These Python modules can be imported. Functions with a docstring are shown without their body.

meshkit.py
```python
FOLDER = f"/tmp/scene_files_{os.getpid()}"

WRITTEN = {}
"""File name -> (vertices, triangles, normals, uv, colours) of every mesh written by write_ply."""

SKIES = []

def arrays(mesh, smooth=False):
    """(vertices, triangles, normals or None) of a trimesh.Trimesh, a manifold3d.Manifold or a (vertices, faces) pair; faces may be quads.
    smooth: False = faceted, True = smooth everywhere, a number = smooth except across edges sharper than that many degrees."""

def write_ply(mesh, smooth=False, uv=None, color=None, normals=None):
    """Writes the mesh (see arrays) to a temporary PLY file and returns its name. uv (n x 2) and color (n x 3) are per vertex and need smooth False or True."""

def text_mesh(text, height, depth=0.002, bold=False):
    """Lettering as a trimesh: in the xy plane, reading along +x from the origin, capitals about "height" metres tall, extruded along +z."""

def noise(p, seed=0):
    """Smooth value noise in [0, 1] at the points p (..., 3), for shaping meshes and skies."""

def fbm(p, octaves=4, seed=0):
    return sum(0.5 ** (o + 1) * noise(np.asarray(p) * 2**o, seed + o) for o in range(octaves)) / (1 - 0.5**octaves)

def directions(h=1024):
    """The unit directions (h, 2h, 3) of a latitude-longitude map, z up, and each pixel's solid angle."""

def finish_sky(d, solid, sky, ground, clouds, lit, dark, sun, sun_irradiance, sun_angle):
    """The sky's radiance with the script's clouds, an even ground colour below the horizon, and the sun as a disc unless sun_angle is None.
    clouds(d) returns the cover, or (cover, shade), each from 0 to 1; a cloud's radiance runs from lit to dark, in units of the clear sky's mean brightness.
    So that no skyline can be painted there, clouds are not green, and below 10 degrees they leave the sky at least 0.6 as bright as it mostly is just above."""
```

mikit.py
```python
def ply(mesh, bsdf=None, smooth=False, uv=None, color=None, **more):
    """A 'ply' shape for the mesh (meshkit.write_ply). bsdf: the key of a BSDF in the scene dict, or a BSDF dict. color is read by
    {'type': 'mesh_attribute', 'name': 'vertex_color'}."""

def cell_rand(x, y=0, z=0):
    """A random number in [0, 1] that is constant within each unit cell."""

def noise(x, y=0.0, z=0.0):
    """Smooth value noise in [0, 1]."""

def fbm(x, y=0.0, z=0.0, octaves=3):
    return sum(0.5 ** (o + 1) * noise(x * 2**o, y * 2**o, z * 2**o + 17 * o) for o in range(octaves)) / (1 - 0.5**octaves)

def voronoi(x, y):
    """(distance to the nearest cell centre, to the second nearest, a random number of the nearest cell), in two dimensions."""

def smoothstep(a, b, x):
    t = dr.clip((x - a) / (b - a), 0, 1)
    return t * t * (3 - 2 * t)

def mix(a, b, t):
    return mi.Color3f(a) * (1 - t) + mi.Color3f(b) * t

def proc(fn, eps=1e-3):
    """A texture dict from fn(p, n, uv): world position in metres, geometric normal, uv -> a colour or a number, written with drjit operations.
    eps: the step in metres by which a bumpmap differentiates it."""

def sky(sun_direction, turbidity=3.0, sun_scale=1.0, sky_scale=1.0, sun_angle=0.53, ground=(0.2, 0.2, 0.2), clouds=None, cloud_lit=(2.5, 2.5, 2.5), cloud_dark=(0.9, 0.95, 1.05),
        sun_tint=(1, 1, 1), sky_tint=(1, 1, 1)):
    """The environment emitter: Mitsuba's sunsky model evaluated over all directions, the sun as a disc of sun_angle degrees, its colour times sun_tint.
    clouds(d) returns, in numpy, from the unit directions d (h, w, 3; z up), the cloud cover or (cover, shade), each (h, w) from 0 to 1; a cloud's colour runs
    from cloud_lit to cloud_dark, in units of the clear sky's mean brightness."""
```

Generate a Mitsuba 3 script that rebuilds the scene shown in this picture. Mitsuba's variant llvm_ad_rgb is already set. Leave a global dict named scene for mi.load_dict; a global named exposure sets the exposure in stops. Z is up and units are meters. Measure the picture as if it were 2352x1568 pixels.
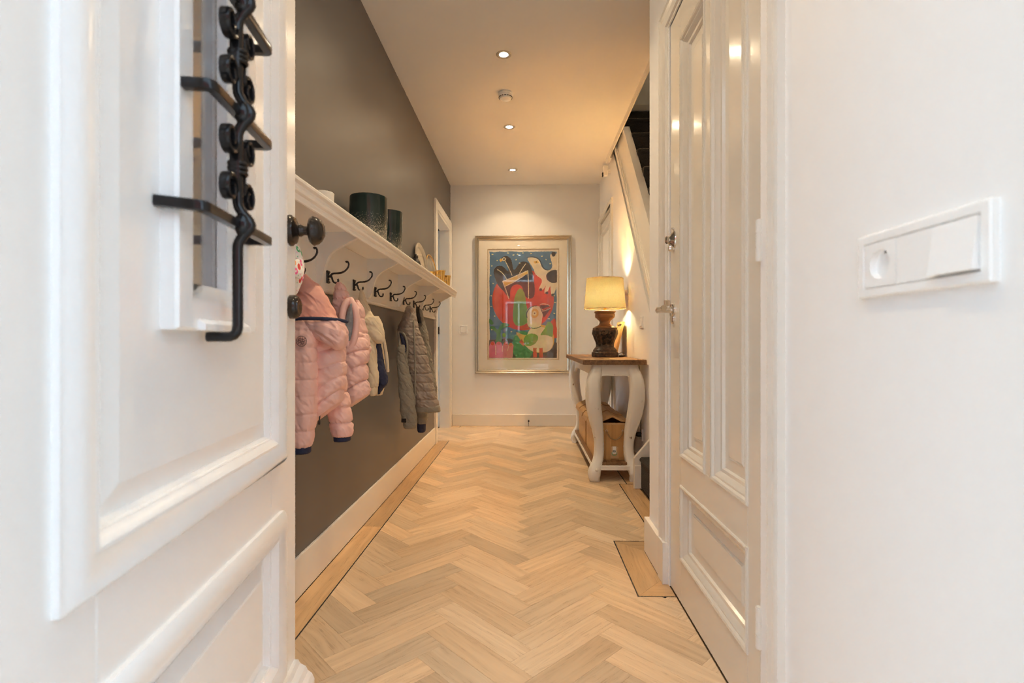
import math, random
import numpy as np, trimesh, shapely, manifold3d
import mitsuba as mi, drjit as dr
import mikit, meshkit
from mikit import proc, noise, fbm, voronoi, cell_rand, smoothstep, mix
from scipy.interpolate import PchipInterpolator

# ------------------------------------------------------------------ camera, sky, exposure
T = mi.ScalarTransform4f
scene, labels = {}, {}
YAW = math.atan(32 / 1180)
CAM = (0.0, 0.0, 0.95)
scene['camera'] = {'type': 'thinlens', 'fov': 2 * math.degrees(math.atan(1176 / 1180)), 'fov_axis': 'x',
                   'aperture_radius': 0.0028, 'focus_distance': 2.6, 'near_clip': 0.02, 'far_clip': 200.0,
                   'to_world': T().look_at(origin=list(CAM), target=[-math.sin(YAW), math.cos(YAW), 0.95], up=[0, 0, 1])}


def cloud_cover(d):
    p = d / np.maximum(d[..., 2:3] + 0.25, 0.05)
    n = meshkit.fbm(p * 1.3 + 5.0)
    return np.clip(0.62 + 1.1 * (n - 0.5), 0, 1), np.clip(0.35 + 1.2 * (meshkit.fbm(p * 2.1 + 40.0) - 0.5), 0, 1)


SKY = 19.0
scene['sky'] = mikit.sky((-0.35, 0.55, 0.75), turbidity=4.0, sun_scale=3.0, sky_scale=SKY, clouds=cloud_cover,
                         cloud_lit=(1.26, 1.55, 1.66), cloud_dark=(0.80, 1.0, 1.09), sky_tint=(0.92, 1.03, 1.04), ground=(0.22, 0.21, 0.19))
SPOT = np.array([1.0, 0.79, 0.52]) * 220.0     # ceiling downlights: their lens
BEAM = np.array([1.0, 0.77, 0.49]) * 2.2       # and their beam

SCONCE = np.array([1.0, 0.56, 0.20]) * 640.0
BULB = np.array([1.0, 0.49, 0.15]) * 1080.0
exposure = 0.36


# ------------------------------------------------------------------ helpers
def add(name, mesh, mat, parent=None, smooth=False, label=None, cat=None, group=None, kind=None, **more):
    base = (parent + '__' if parent else '') + name
    key, k = base, 0
    while key in scene or key in labels:
        k += 1
        key = '%s_%03d' % (base, k)
    if isinstance(mesh, MB):
        mesh = mesh.mesh()
    scene[key] = mikit.ply(mesh, mat, smooth=smooth, **more)
    tag(key, label, cat, group, kind)
    return key


def tag(key, label=None, cat=None, group=None, kind=None):
    e = {k: v for k, v in (('label', label), ('category', cat), ('group', group), ('kind', kind)) if v}
    if e:
        labels[key] = e


def thing(name, label, cat, group=None, kind=None):
    key, k = name, 0
    while key in labels or key in scene:
        k += 1
        key = '%s_%03d' % (name, k)
    tag(key, label, cat, group, kind)
    return key


def mk(v, f):
    return trimesh.Trimesh(np.asarray(v, float), np.asarray(f, int), process=False)


def hull(pts):
    h = trimesh.convex.convex_hull(np.asarray(pts, float))
    return h


def box(x0, x1, y0, y1, z0, z1, b=0.0):
    if b <= 0:
        m = trimesh.creation.box(bounds=[[x0, y0, z0], [x1, y1, z1]])
        return m
    pts = []
    for x, sx in ((x0, 1), (x1, -1)):
        for y, sy in ((y0, 1), (y1, -1)):
            for z, sz in ((z0, 1), (z1, -1)):
                pts += [(x, y + sy * b, z + sz * b), (x + sx * b, y, z + sz * b), (x + sx * b, y + sy * b, z)]
    return hull(pts)


class MB:
    def __init__(self, *ms):
        self.ms = list(ms)

    def add(self, m):
        self.ms.append(m)
        return self

    def mesh(self):
        return self.ms[0] if len(self.ms) == 1 else trimesh.util.concatenate(self.ms)


def place(m, O, ex, ey, ez):
    m = (m.mesh() if isinstance(m, MB) else m).copy()
    v = np.asarray(m.vertices)
    R = np.array([ex, ey, ez], float)
    m.vertices = np.asarray(O, float) + v @ R
    if np.linalg.det(R) < 0:
        m.invert()
    return m


def ring_faces(n, m, closed_u=True, closed_v=False):
    f = []
    nu = m if closed_u else m - 1
    nv = n if closed_v else n - 1
    i, j = np.meshgrid(np.arange(nv), np.arange(nu), indexing='ij')
    a = i * m + j
    b = i * m + (j + 1) % m
    c = ((i + 1) % n) * m + (j + 1) % m
    d = ((i + 1) % n) * m + j
    return np.vstack([np.stack([a, b, c], -1).reshape(-1, 3), np.stack([a, c, d], -1).reshape(-1, 3)])


def cap_ends(v, f, n, m):
    v = np.asarray(v, float)
    c0, c1 = v[:m].mean(0), v[(n - 1) * m:n * m].mean(0)
    j = np.arange(m)
    k0, k1 = len(v), len(v) + 1
    v = np.vstack([v, c0, c1])
    f = np.vstack([f, np.stack([(j + 1) % m, j, j * 0 + k0], -1), np.stack([(n - 1) * m + j, (n - 1) * m + (j + 1) % m, j * 0 + k1], -1)])
    return v, f


def rect_frame(w, h, prof):
    """closed mitred frame in the xy plane, outer size w x h from the origin; prof = [(inset, height)]"""
    v = []
    for i, z in prof:
        v += [(i, i, z), (w - i, i, z), (w - i, h - i, z), (i, h - i, z)]
    return mk(v, ring_faces(len(prof), 4, True, True)[:, ::-1])


def rect_dome(w, h, prof):
    v = []
    for i, z in prof:
        v += [(i, i, z), (w - i, i, z), (w - i, h - i, z), (i, h - i, z)]
    f = ring_faces(len(prof), 4)
    k = (len(prof) - 1) * 4
    f = np.vstack([f, [[k, k + 1, k + 2], [k, k + 2, k + 3]], [[2, 1, 0], [3, 2, 0]]])
    return mk(v, f)


def u_frame(w, h, prof):
    """door casing: two legs and a head in xy, outer size w x h; prof = [(inset, height)], closed section, closed feet"""
    v = []
    for i, z in prof:
        v += [(i, 0, z), (i, h - i, z), (w - i, h - i, z), (w - i, 0, z)]
    n = len(prof)
    f = ring_faces(n, 4, False, True)
    return mk(v, f)


def lathe(prof, n=40, cap=True):
    """prof = [(r, z)] from bottom to top around z"""
    a = np.linspace(0, 2 * np.pi, n, endpoint=False)
    v = np.vstack([np.stack([r * np.cos(a), r * np.sin(a), a * 0 + z], -1) for r, z in prof])
    f = ring_faces(len(prof), n)
    if cap:
        v, f = cap_ends(v, f, len(prof), n)
    return mk(v, f)


def curve(pts, n=24):
    p = np.asarray(pts, float)
    if len(p) < 3:
        return np.array([p[0] + (p[-1] - p[0]) * t for t in np.linspace(0, 1, n)])
    s = np.r_[0, np.cumsum(np.linalg.norm(np.diff(p, axis=0), axis=1))]
    from scipy.interpolate import CubicSpline
    return CubicSpline(s, p)(np.linspace(0, s[-1], n))


def tube(pts, rad, sides=12, n=None, flat=None, up=None, expo=2.0):
    """tube along pts; rad scalar or per point; flat = (ra, rb) scales on the two frame axes; up fixes the frame"""
    p = np.asarray(pts, float)
    r = np.broadcast_to(np.asarray(rad, float), (len(p),))
    if n:
        s = np.r_[0, np.cumsum(np.linalg.norm(np.diff(p, axis=0), axis=1))]
        q = np.linspace(0, s[-1], n)
        r = PchipInterpolator(s, r)(q) if len(p) > 2 else np.interp(q, s, r)
        p = curve(p, n)
    t = np.gradient(p, axis=0)
    t /= np.linalg.norm(t, axis=1, keepdims=True)
    a = np.asarray(up if up is not None else ([0, 0, 1.0] if abs(t[0, 2]) < 0.9 else [1.0, 0, 0]), float)
    fr = []
    for k in range(len(p)):
        if up is not None:
            a = np.asarray(up, float)
        b = a - t[k] * (a @ t[k])
        if np.linalg.norm(b) > 1e-6:
            b /= np.linalg.norm(b)
            a = b
        fr.append((a, np.cross(t[k], a)))
    ang = np.linspace(0, 2 * np.pi, sides, endpoint=False)
    c, s_ = np.cos(ang), np.sin(ang)
    ca, sa = np.sign(c) * np.abs(c) ** (2 / expo), np.sign(s_) * np.abs(s_) ** (2 / expo)
    fa, fb = flat or (1, 1)
    v = np.vstack([p[k] + r[k] * (fa * ca[:, None] * fr[k][0] + fb * sa[:, None] * fr[k][1]) for k in range(len(p))])
    f = ring_faces(len(p), sides)
    v, f = cap_ends(v, f, len(p), sides)
    return mk(v, f)


def extrude(poly, h, z0=0.0):
    """shapely polygon -> solid along z"""
    ms = []
    for g in getattr(poly, 'geoms', [poly]):
        if g.is_empty or g.area < 1e-9:
            continue
        m = trimesh.creation.extrude_polygon(g, h, engine='earcut')
        m.apply_translation([0, 0, z0])
        ms.append(m)
    return trimesh.util.concatenate(ms) if len(ms) > 1 else ms[0]


def loft(rows, ry, y, seams=(), puff=0.010, wr=0.004, seed=0, nseg=100, dz=0.0032, expo=2.3, tilt=(0, 0), wf=22.0, ylean=0.0, cup=None):
    """cloth body from top to bottom: rows (z, x0, x1); ry = half depths (list or number); horizontal seams at heights"""
    rows = np.array(rows, float)
    z = rows[:, 0]
    s = z[0] - z
    ry = np.broadcast_to(np.asarray(ry, float), s.shape)
    n = max(6, int((s[-1]) / dz))
    q = np.linspace(0, s[-1], n)
    x0, x1, rr = (PchipInterpolator(s, c)(q) for c in (rows[:, 1], rows[:, 2], ry))
    zz = z[0] - q
    ang = np.linspace(0, 2 * np.pi, nseg, endpoint=False)
    c, sn = np.cos(ang), np.sin(ang)
    ca, sa = np.sign(c) * np.abs(c) ** (2 / expo), np.sign(sn) * np.abs(sn) ** (2 / expo)
    cx, rx = (x0 + x1) / 2, (x1 - x0) / 2
    dep, gat = np.zeros(n), np.zeros(n)
    if len(seams):
        sm = sorted(seams)
        lim = [sm[0] - (sm[1] - sm[0] if len(sm) > 1 else .06)] + list(sm) + [sm[-1] + (sm[-1] - sm[-2] if len(sm) > 1 else .06)]
        for k in range(n):
            i = np.searchsorted(lim, zz[k]) - 1
            i = min(max(i, 0), len(lim) - 2)
            t = np.clip((zz[k] - lim[i]) / (lim[i + 1] - lim[i]), 0, 1)
            dep[k] = puff * (max(0, 1 - abs(2 * t - 1) ** 3.4) ** .5 - 0.75)
            gat[k] = math.exp(-min(t, 1 - t) * (lim[i + 1] - lim[i]) / .012)
    X = cx[:, None] + rx[:, None] * ca
    Y = y + ylean * q[:, None] + rr[:, None] * sa
    tl = np.linspace(tilt[0], tilt[1], n)[:, None]
    Z = zz[:, None] + tl * (X - cx[:, None]) + 0 * ca
    P = np.stack([X, Y, Z], -1)
    N = np.stack([c[None] / np.maximum(rx[:, None], .01), sn[None] / np.maximum(rr[:, None], .01), 0 * X], -1)
    N /= np.linalg.norm(N, axis=-1, keepdims=True)
    size = np.minimum(1, np.minimum(rx, rr) / 0.03)[:, None]
    w = meshkit.fbm(P * np.array([wf, wf, wf * 0.55]) + seed * 7.7) - 0.5
    w2 = meshkit.fbm(P * np.array([wf, wf, wf]) * 2.3 + seed * 3.1 + 20) - 0.5
    A3 = np.stack([4.5 * ca + 0 * zz[:, None], 4.5 * sa + 0 * zz[:, None], 9 * zz[:, None] + 0 * ca], -1)
    w3 = meshkit.fbm(A3 * 1.7 + seed * 5.3 + 9) - 0.5
    rg = np.abs(meshkit.fbm(P * np.array([wf, wf, wf]) * .8 + (P[..., 0:1] + P[..., 1:2]) * np.array([0, 0, 11.]) + seed * 2.9 + 60) - 0.5)
    d = size * (dep[:, None] + 2.2 * wr * w + 1.1 * wr * w2 + .009 * gat[:, None] * w3 - .8 * wr * np.clip(.12 - rg, 0, 1) / .12)
    P = P + N * d[..., None]
    v, f = cap_ends(P.reshape(-1, 3), ring_faces(n, nseg), n, nseg)
    return mk(v, f[:, ::-1])


# ------------------------------------------------------------------ materials
def pr(color, rough=0.5, metallic=0.0, **k):
    c = {'type': 'rgb', 'value': list(color)} if not isinstance(color, dict) else color
    return {'type': 'twosided', 'b': {'type': 'principled', 'base_color': c, 'roughness': rough, 'metallic': metallic, **k}}


def mat(name, d):
    scene['mat_' + name] = d
    return 'mat_' + name


def bump(d, fn, scale, eps=1e-3):
    return {'type': 'twosided', 'b': {'type': 'bumpmap', 'arbitrary': proc(fn, eps), 'scale': scale, 'bsdf': d['b']}}


M_WALL = mat('wall_plaster', pr(proc(lambda p, n, uv: mix((.79, .785, .775), (.82, .815, .805), fbm(p.x * 2.0, p.y * 2.0, p.z * 2.0))), 0.75, specular=0.25))
M_CEIL = mat('ceiling_paint', pr((.80, .77, .73), 0.8, specular=0.2))
M_GREY = mat('grey_wall_paint', pr(proc(lambda p, n, uv: mix((.100, .095, .092), (.114, .109, .106), fbm(p.x * 2.0, p.y * 2.0, p.z * 2.0))), 0.42, specular=0.42))
M_GLOSS = mat('gloss_white_paint', pr((.74, .705, .64), 0.16, specular=0.5, clearcoat=0.4, clearcoat_gloss=0.9))
M_HALLDOOR = mat('gloss_cream_door_paint', pr((.655, .615, .54), 0.15, specular=0.5, clearcoat=0.4, clearcoat_gloss=0.9))
M_GLOSS2 = mat('gloss_white_front_door', pr((.75, .745, .73), 0.2, specular=0.5, clearcoat=0.4, clearcoat_gloss=0.9))
M_SATIN = mat('satin_cream_paint', pr((.77, .735, .665), 0.32, specular=0.45))
M_PLASTIC = mat('white_plastic', pr((.85, .84, .82), 0.3))
M_IRON = mat('black_iron', pr((.008, .008, .009), 0.14, specular=0.35))
M_HOOK = mat('dark_cast_iron', pr((.014, .012, .011), 0.45))
M_BRONZE = mat('dark_bronze', pr((.016, .012, .010), 0.16, specular=0.5))
M_CHROME = mat('polished_nickel', pr((.72, .68, .62), 0.12, 1.0))
M_BRASS = mat('polished_brass', pr((.80, .52, .16), 0.18, 1.0))
M_SILVER = mat('silver_plate', pr((.75, .70, .62), 0.22, 1.0))
M_FRAME = mat('champagne_silver_leaf', pr((.64, .59, .50), 0.26, 1.0))
M_BLACK = mat('black_line', pr((.012, .010, .010), 0.5))
M_OAK2S = mat('side_room_wood', pr((.50, .35, .20), .5))
M_SUB = mat('floor_joint', pr((.16, .10, .05), 0.7))
M_GLASS = mat('pane_glass', {'type': 'thindielectric', 'int_ior': 1.58})
M_DARK = mat('dark_void', pr((.02, .02, .02), 0.8))


def oak_fn(lo, hi, dark):
    def fn(p, n, uv):
        u, v = uv.x, uv.y
        k = dr.floor((u + 5.0) / 10.0)
        r1, r2 = cell_rand(k, 3), cell_rand(k, 7)
        w = fbm(u * 3.0, v * 14.0, 0.0, 3)
        line = fbm(u * 5.0 + 9.0, v * 110.0 + w * 7.0, 0.0, 3)
        pore = noise(u * 26.0, v * 620.0)
        ring = 0.5 + 0.5 * dr.sin((v * 95.0 + 9.0 * fbm(u * 2.6, v * 7.0, 3.0, 3)) * (0.8 + 0.8 * r2))
        t = dr.clip(0.12 + 0.55 * line + 0.22 * ring * r1 - 0.05, 0, 1)
        c = mix(hi, lo, t)
        c = mix(c, dark, 0.35 * smoothstep(0.62, 0.9, pore) * smoothstep(0.35, 0.7, line))
        return c * (0.80 + 0.36 * r1) * mix((1, 1, 1), (1.03, 0.965, 0.89), r2)
    return fn


M_OAK = mat('light_oak', pr(proc(oak_fn((.50, .355, .215), (.75, .575, .385), (.30, .185, .10))), 0.36, specular=0.4))
M_OAK2 = mat('border_oak', pr(proc(oak_fn((.42, .26, .125), (.60, .41, .225), (.25, .14, .065))), 0.36, specular=0.4))


def table_wood(p, n, uv):
    w = fbm(p.x * 9.0, p.y * 1.6, p.z * 8.0, 3)
    line = fbm(p.x * 120.0 + w * 2.0, p.y * 3.0, p.z * 60.0, 3)
    return mix((.215, .115, .048), (.105, .053, .024), smoothstep(.2, .8, line))


M_TABLE = mat('dark_oiled_wood', pr(proc(table_wood), 0.42))


def table_paint(p, n, uv):
    wear = smoothstep(.74, .80, fbm(p.x * 70.0, p.y * 70.0, p.z * 20.0, 3)) * smoothstep(.52, .62, fbm(p.x * 7.0, p.y * 7.0, p.z * 7.0, 2))
    return mix(mix((.80, .775, .72), (.74, .71, .65), fbm(p.x * 9.0, p.y * 9.0, p.z * 5.0)), (.20, .12, .07), wear)


M_TPAINT = mat('worn_white_paint', pr(proc(table_paint), 0.42))


def bamboo(p, n, uv):
    k = dr.floor((p.x + p.y) * 90.0)
    g = fbm((p.x + p.y) * 500.0, p.z * 9.0, 0.0, 2)
    return mix((.40, .205, .065), (.56, .33, .125), 0.6 * cell_rand(k) + 0.4 * g)


M_BAMBOO = mat('bamboo_slat', pr(proc(bamboo), 0.4))
M_LID = mat('bamboo_lid', pr(proc(lambda p, n, uv: mix((.37, .20, .075), (.50, .30, .125), 0.5 * cell_rand(dr.floor(p.x * 80.0)) + 0.5 * fbm(p.x * 300.0, p.y * 9.0))), 0.45))
M_CARD = mat('brown_card', pr((.50, .32, .16), 0.7))
M_PAPER = mat('white_paper', pr((.80, .80, .76), 0.7))
M_GREENINK = mat('green_ink', pr((.08, .34, .20), 0.7))
M_ROPE = mat('hemp_cord', pr((.30, .19, .09), 0.8))


def carpet(p, n, uv):
    return mix((.018, .017, .016), (.075, .070, .062), fbm(p.x * 190.0, p.y * 190.0, p.z * 190.0, 2))


M_CARPET = mat('charcoal_stair_carpet', pr(proc(carpet), 0.95, specular=0.1, sheen=0.4))


def cloth(a, b, f=60.0, rough=0.55, sheen=0.3, spec=0.35):
    return pr(proc(lambda p, n, uv: mix(a, b, fbm(p.x * f, p.y * f, p.z * f, 3))), rough, sheen=sheen, specular=spec)


M_PINK = mat('pink_nylon', cloth((.74, .42, .345), (.82, .52, .445), 30.0, 0.45))
M_PINKD = mat('coral_lining', cloth((.66, .31, .24), (.72, .37, .29), 40.0, 0.6))
M_PINK2 = mat('dusty_pink_nylon', cloth((.72, .44, .385), (.80, .52, .465), 30.0, 0.42))
M_NAVY = mat('navy_cloth', cloth((.012, .016, .045), (.022, .028, .065), 80.0, 0.7))
M_GREYFL = mat('grey_fleece', cloth((.17, .18, .19), (.27, .28, .29), 160.0, 0.9))
M_BEIGE = mat('beige_sweat_cloth', cloth((.58, .48, .34), (.66, .56, .40), 120.0, 0.8))
M_TAUPE = mat('taupe_nylon', cloth((.215, .178, .150), (.30, .255, .22), 26.0, 0.38, 0.2, 0.5))
M_OLIVE = mat('grey_olive_cloth', cloth((.20, .19, .16), (.255, .24, .205), 140.0, 0.85))


def hat_print(p, n, uv):
    a, b = p.y * 26.0 + p.x * 15.0, p.z * 26.0
    d1, d2, r = voronoi(a, b)
    e1, e2, q = voronoi(a * 2.3 + 7.0, b * 2.3 + 3.0)
    c = mi.Color3f(.84, .81, .76)
    ink = dr.select(r < 0.4, mi.Color3f(.72, .09, .08), dr.select(r < 0.65, mi.Color3f(.10, .40, .17), dr.select(r < 0.85, mi.Color3f(.78, .12, .30), mi.Color3f(.86, .36, .10))))
    ink2 = dr.select(q < 0.5, mi.Color3f(.12, .42, .22), mi.Color3f(.75, .18, .28))
    c = dr.select((d1 < 0.27) & (d1 > 0.09 * smoothstep(0.5, 0.51, r)), ink, c)
    return dr.select((e1 < 0.13) & (d1 > 0.4), ink2, c)


M_HAT = mat('printed_white_cotton', pr(proc(hat_print), 0.8))


def vase_fn(p, n, uv):
    base = mix((.006, .012, .013), (.022, .040, .038), fbm(p.x * 18.0, p.y * 18.0, p.z * 9.0, 3))
    sp = noise(p.x * 420.0, p.y * 420.0, p.z * 420.0)
    lim = smoothstep(1.545, 1.43, p.z) * 0.30
    return mix(base, (.62, .55, .45), smoothstep(0.80 - lim, 0.84 - lim, sp) * smoothstep(1.55, 1.53, p.z))


M_VASE = mat('smoky_teal_glass', pr(proc(vase_fn), 0.10, specular=0.35))


def lamp_base_fn(p, n, uv):
    w = fbm(p.x * 60.0, p.y * 60.0, p.z * 60.0, 3)
    g = fbm(p.x * 16.0, p.y * 16.0, p.z * 22.0, 2)
    up = smoothstep(1.03, 1.10, p.z)
    return mix(mix((.016, .011, .009), (.075, .048, .028), smoothstep(.40, .80, 0.6 * w + 0.4 * fbm(p.x * 20.0, p.y * 20.0, p.z * 240.0, 2))), (.34, .17, .065), up * (0.55 + 0.45 * g))


M_LBASE = mat('antiqued_carved_wood', pr(proc(lamp_base_fn), 0.45))


def linen(p, n, uv):
    a = dr.atan2(p.y - 4.16, p.x - 0.636) * 0.16
    weave = 0.5 * noise(a * 900.0, p.z * 90.0) + 0.5 * noise(a * 90.0, p.z * 900.0)
    return mix((.18, .108, .075), (.285, .175, .127), weave)


M_SHADE = mat('linen_shade', {'type': 'principledthin', 'base_color': proc(linen), 'roughness': 0.9, 'diff_trans': 0.9, 'spec_trans': 0.0, 'eta': 1.3})
M_EMIT = mat('lamp_lens', {'type': 'diffuse', 'reflectance': {'type': 'rgb', 'value': [.6, .6, .6]}})


def rgb(c):
    return {'type': 'rgb', 'value': [float(x) for x in c]}


# ------------------------------------------------------------------ dimensions
XL, XR, XS, YF, ZC = -0.852, 0.557, 0.8245, 5.773, 2.71     # left wall, near right wall, wall under the stairs, far wall, ceiling
YD = 0.45                                                   # inside of the front wall

# ------------------------------------------------------------------ structure: floor
PW, PL = 0.0931, 0.397
w_, l_ = PW / math.sqrt(2), PL / math.sqrt(2)
zone = shapely.Polygon([(-0.7335, 0.2), (0.5585, 0.2), (0.5585, 1.9255), (0.4165, 1.9255), (0.4165, 2.4625), (0.6195, 2.4625), (0.6195, 3.4425), (0.6695, 3.4425), (0.6695, YF - .004),
                        (-0.846, YF - .004), (-0.846, 5.655), (-0.96, 5.655), (-0.96, 4.905), (-0.7335, 4.905)])
zone_table = shapely.Polygon([(0.6745, 3.445), (0.82, 3.445), (0.82, YF - .004), (0.6745, YF - .004)])
add('floor', box(-1.02, 1.75, 0.0, 6.0, -0.12, -0.006), M_SUB, kind='structure', label='light oak herringbone floor with thin black inlay lines')
prng = random.Random(4)
count = [0]


def plank(poly, ang, material=None, name='plank'):
    poly = poly.buffer(-0.0003, join_style=2)
    for g in getattr(poly, 'geoms', [poly]):
        if g.is_empty or g.area < 2e-4:
            continue
        m = extrude(g, 0.006, -0.006)
        v = np.asarray(m.vertices)
        c = np.asarray(g.centroid.coords[0])
        e = np.array([math.cos(ang), math.sin(ang)])
        o = np.array([-e[1], e[0]])
        count[0] += 1
        uv = np.stack([(v[:, :2] - c) @ e + 10.0 * count[0], (v[:, :2] - c) @ o + prng.uniform(0, 3.0)], -1)
        add(name, m, material or M_OAK, 'floor', uv=uv)


A45 = math.pi / 4
for j in range(-2, 3):
    cx = -0.3268 + 2 * l_ * j
    for i in range(-16, 34):
        cy = 1.802 + 2 * w_ * i
        C = np.array([cx, cy])
        wl, wr_ = np.array([w_, -w_]), np.array([w_, w_])
        el, er = np.array([-l_, -l_]), np.array([l_, -l_])
        for q, ang in (([C, C + wl, C + wl + el, C + el], A45), ([C, C + wr_, C + wr_ + er, C + er], -A45)):
            pl = shapely.Polygon(q).intersection(zone)
            if not pl.is_empty:
                plank(pl, ang)
P = lambda *q: shapely.Polygon(q)
BX0, BX1 = -0.838, -0.7385
for y0, y1 in ((0.3, 1.15), (1.15, 2.62), (2.62, 3.78), (3.78, 4.9)):
    plank(P((BX0, y0), (BX1, y0), (BX1, y1), (BX0, y1)), math.pi / 2, M_OAK2, 'border_plank')
plank(P((.4215, 1.9305), (.5365, 2.06), (.5365, 2.345), (.4215, 2.4575)), math.pi / 2, M_OAK2, 'border_plank')
plank(P((.4215, 1.9305), (.5585, 1.9305), (.5585, 2.06), (.5365, 2.06)), 0, M_OAK2, 'border_plank')
plank(P((.4215, 2.4575), (.5365, 2.345), (.6195, 2.345), (.6195, 2.4575)), 0, M_OAK2, 'border_plank')
plank(P((.6245, 2.345), (.735, 2.345), (.735, 3.4375), (.6245, 3.4375)), math.pi / 2, M_OAK2, 'border_plank')
plank(P((.6745, 3.4475), (.82, 3.4475), (.82, 4.6), (.6745, 4.6)), math.pi / 2, M_OAK2, 'border_plank')
plank(P((.6745, 4.6), (.82, 4.6), (.82, YF - .004), (.6745, YF - .004)), math.pi / 2, M_OAK2, 'border_plank')


def inlay(x0, y0, x1, y1, w=0.005):
    if x0 == x1:
        b = box(x0 - w / 2, x0 + w / 2, y0, y1, -0.006, 0.0002)
    else:
        b = box(x0, x1, y0 - w / 2, y0 + w / 2, -0.006, 0.0002)
    add('inlay_strip', b, M_BLACK, 'floor')


inlay(-.736, .3, -.736, 4.9025)
inlay(-.736, 5.66, -.736, YF - .01)
inlay(.419, 1.9255, .419, 2.4625)
inlay(.4215, 1.928, .5585, 1.928)
inlay(.4215, 2.46, .54, 2.46)
inlay(.622, 2.465, .622, 3.4425)
inlay(.6245, 3.44, .735, 3.44)
inlay(.672, 3.4425, .672, YF - .01)

# ------------------------------------------------------------------ structure: walls and ceiling
add('ceiling', MB(box(-.98, .775, .2, 5.9, ZC, ZC + .2), box(.775, 1.75, 4.95, 5.9, ZC, ZC + .2), box(.775, 1.75, .2, 2.33, ZC, ZC + .2)).mesh(), M_CEIL, kind='structure', label='plain cream ceiling with round spotlights')
add('wall_left', MB(box(-.98, XL, .2, 4.86, 0, ZC), box(-.98, XL, 4.86, 5.70, 2.19, ZC), box(-.98, XL, 5.70, 5.9, 0, ZC)).mesh(), M_GREY, kind='structure', label='dark grey-brown painted wall behind the coat rack')
add('wall_far', box(XL, XS + .1, YF, 5.9, 0, ZC), M_WALL, kind='structure', label='cream end wall behind the framed picture')
add('wall_right', MB(box(XR, .66, YD, 1.235, 0, ZC), box(XR, .66, 1.235, 2.012, 2.185, ZC), box(XR, .66, 2.012, 2.331, 0, ZC)).mesh(), M_WALL, kind='structure', label='white wall on the right around the panelled door')
add('wall_front', MB(box(-.98, -.51, .2, YD, -.1, ZC), box(.475, 1.75, .2, YD, -.1, ZC), box(-.51, .475, .2, YD, 2.40, ZC)).mesh(), M_WALL, kind='structure', label='inner side of the front wall around the entrance')
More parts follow.
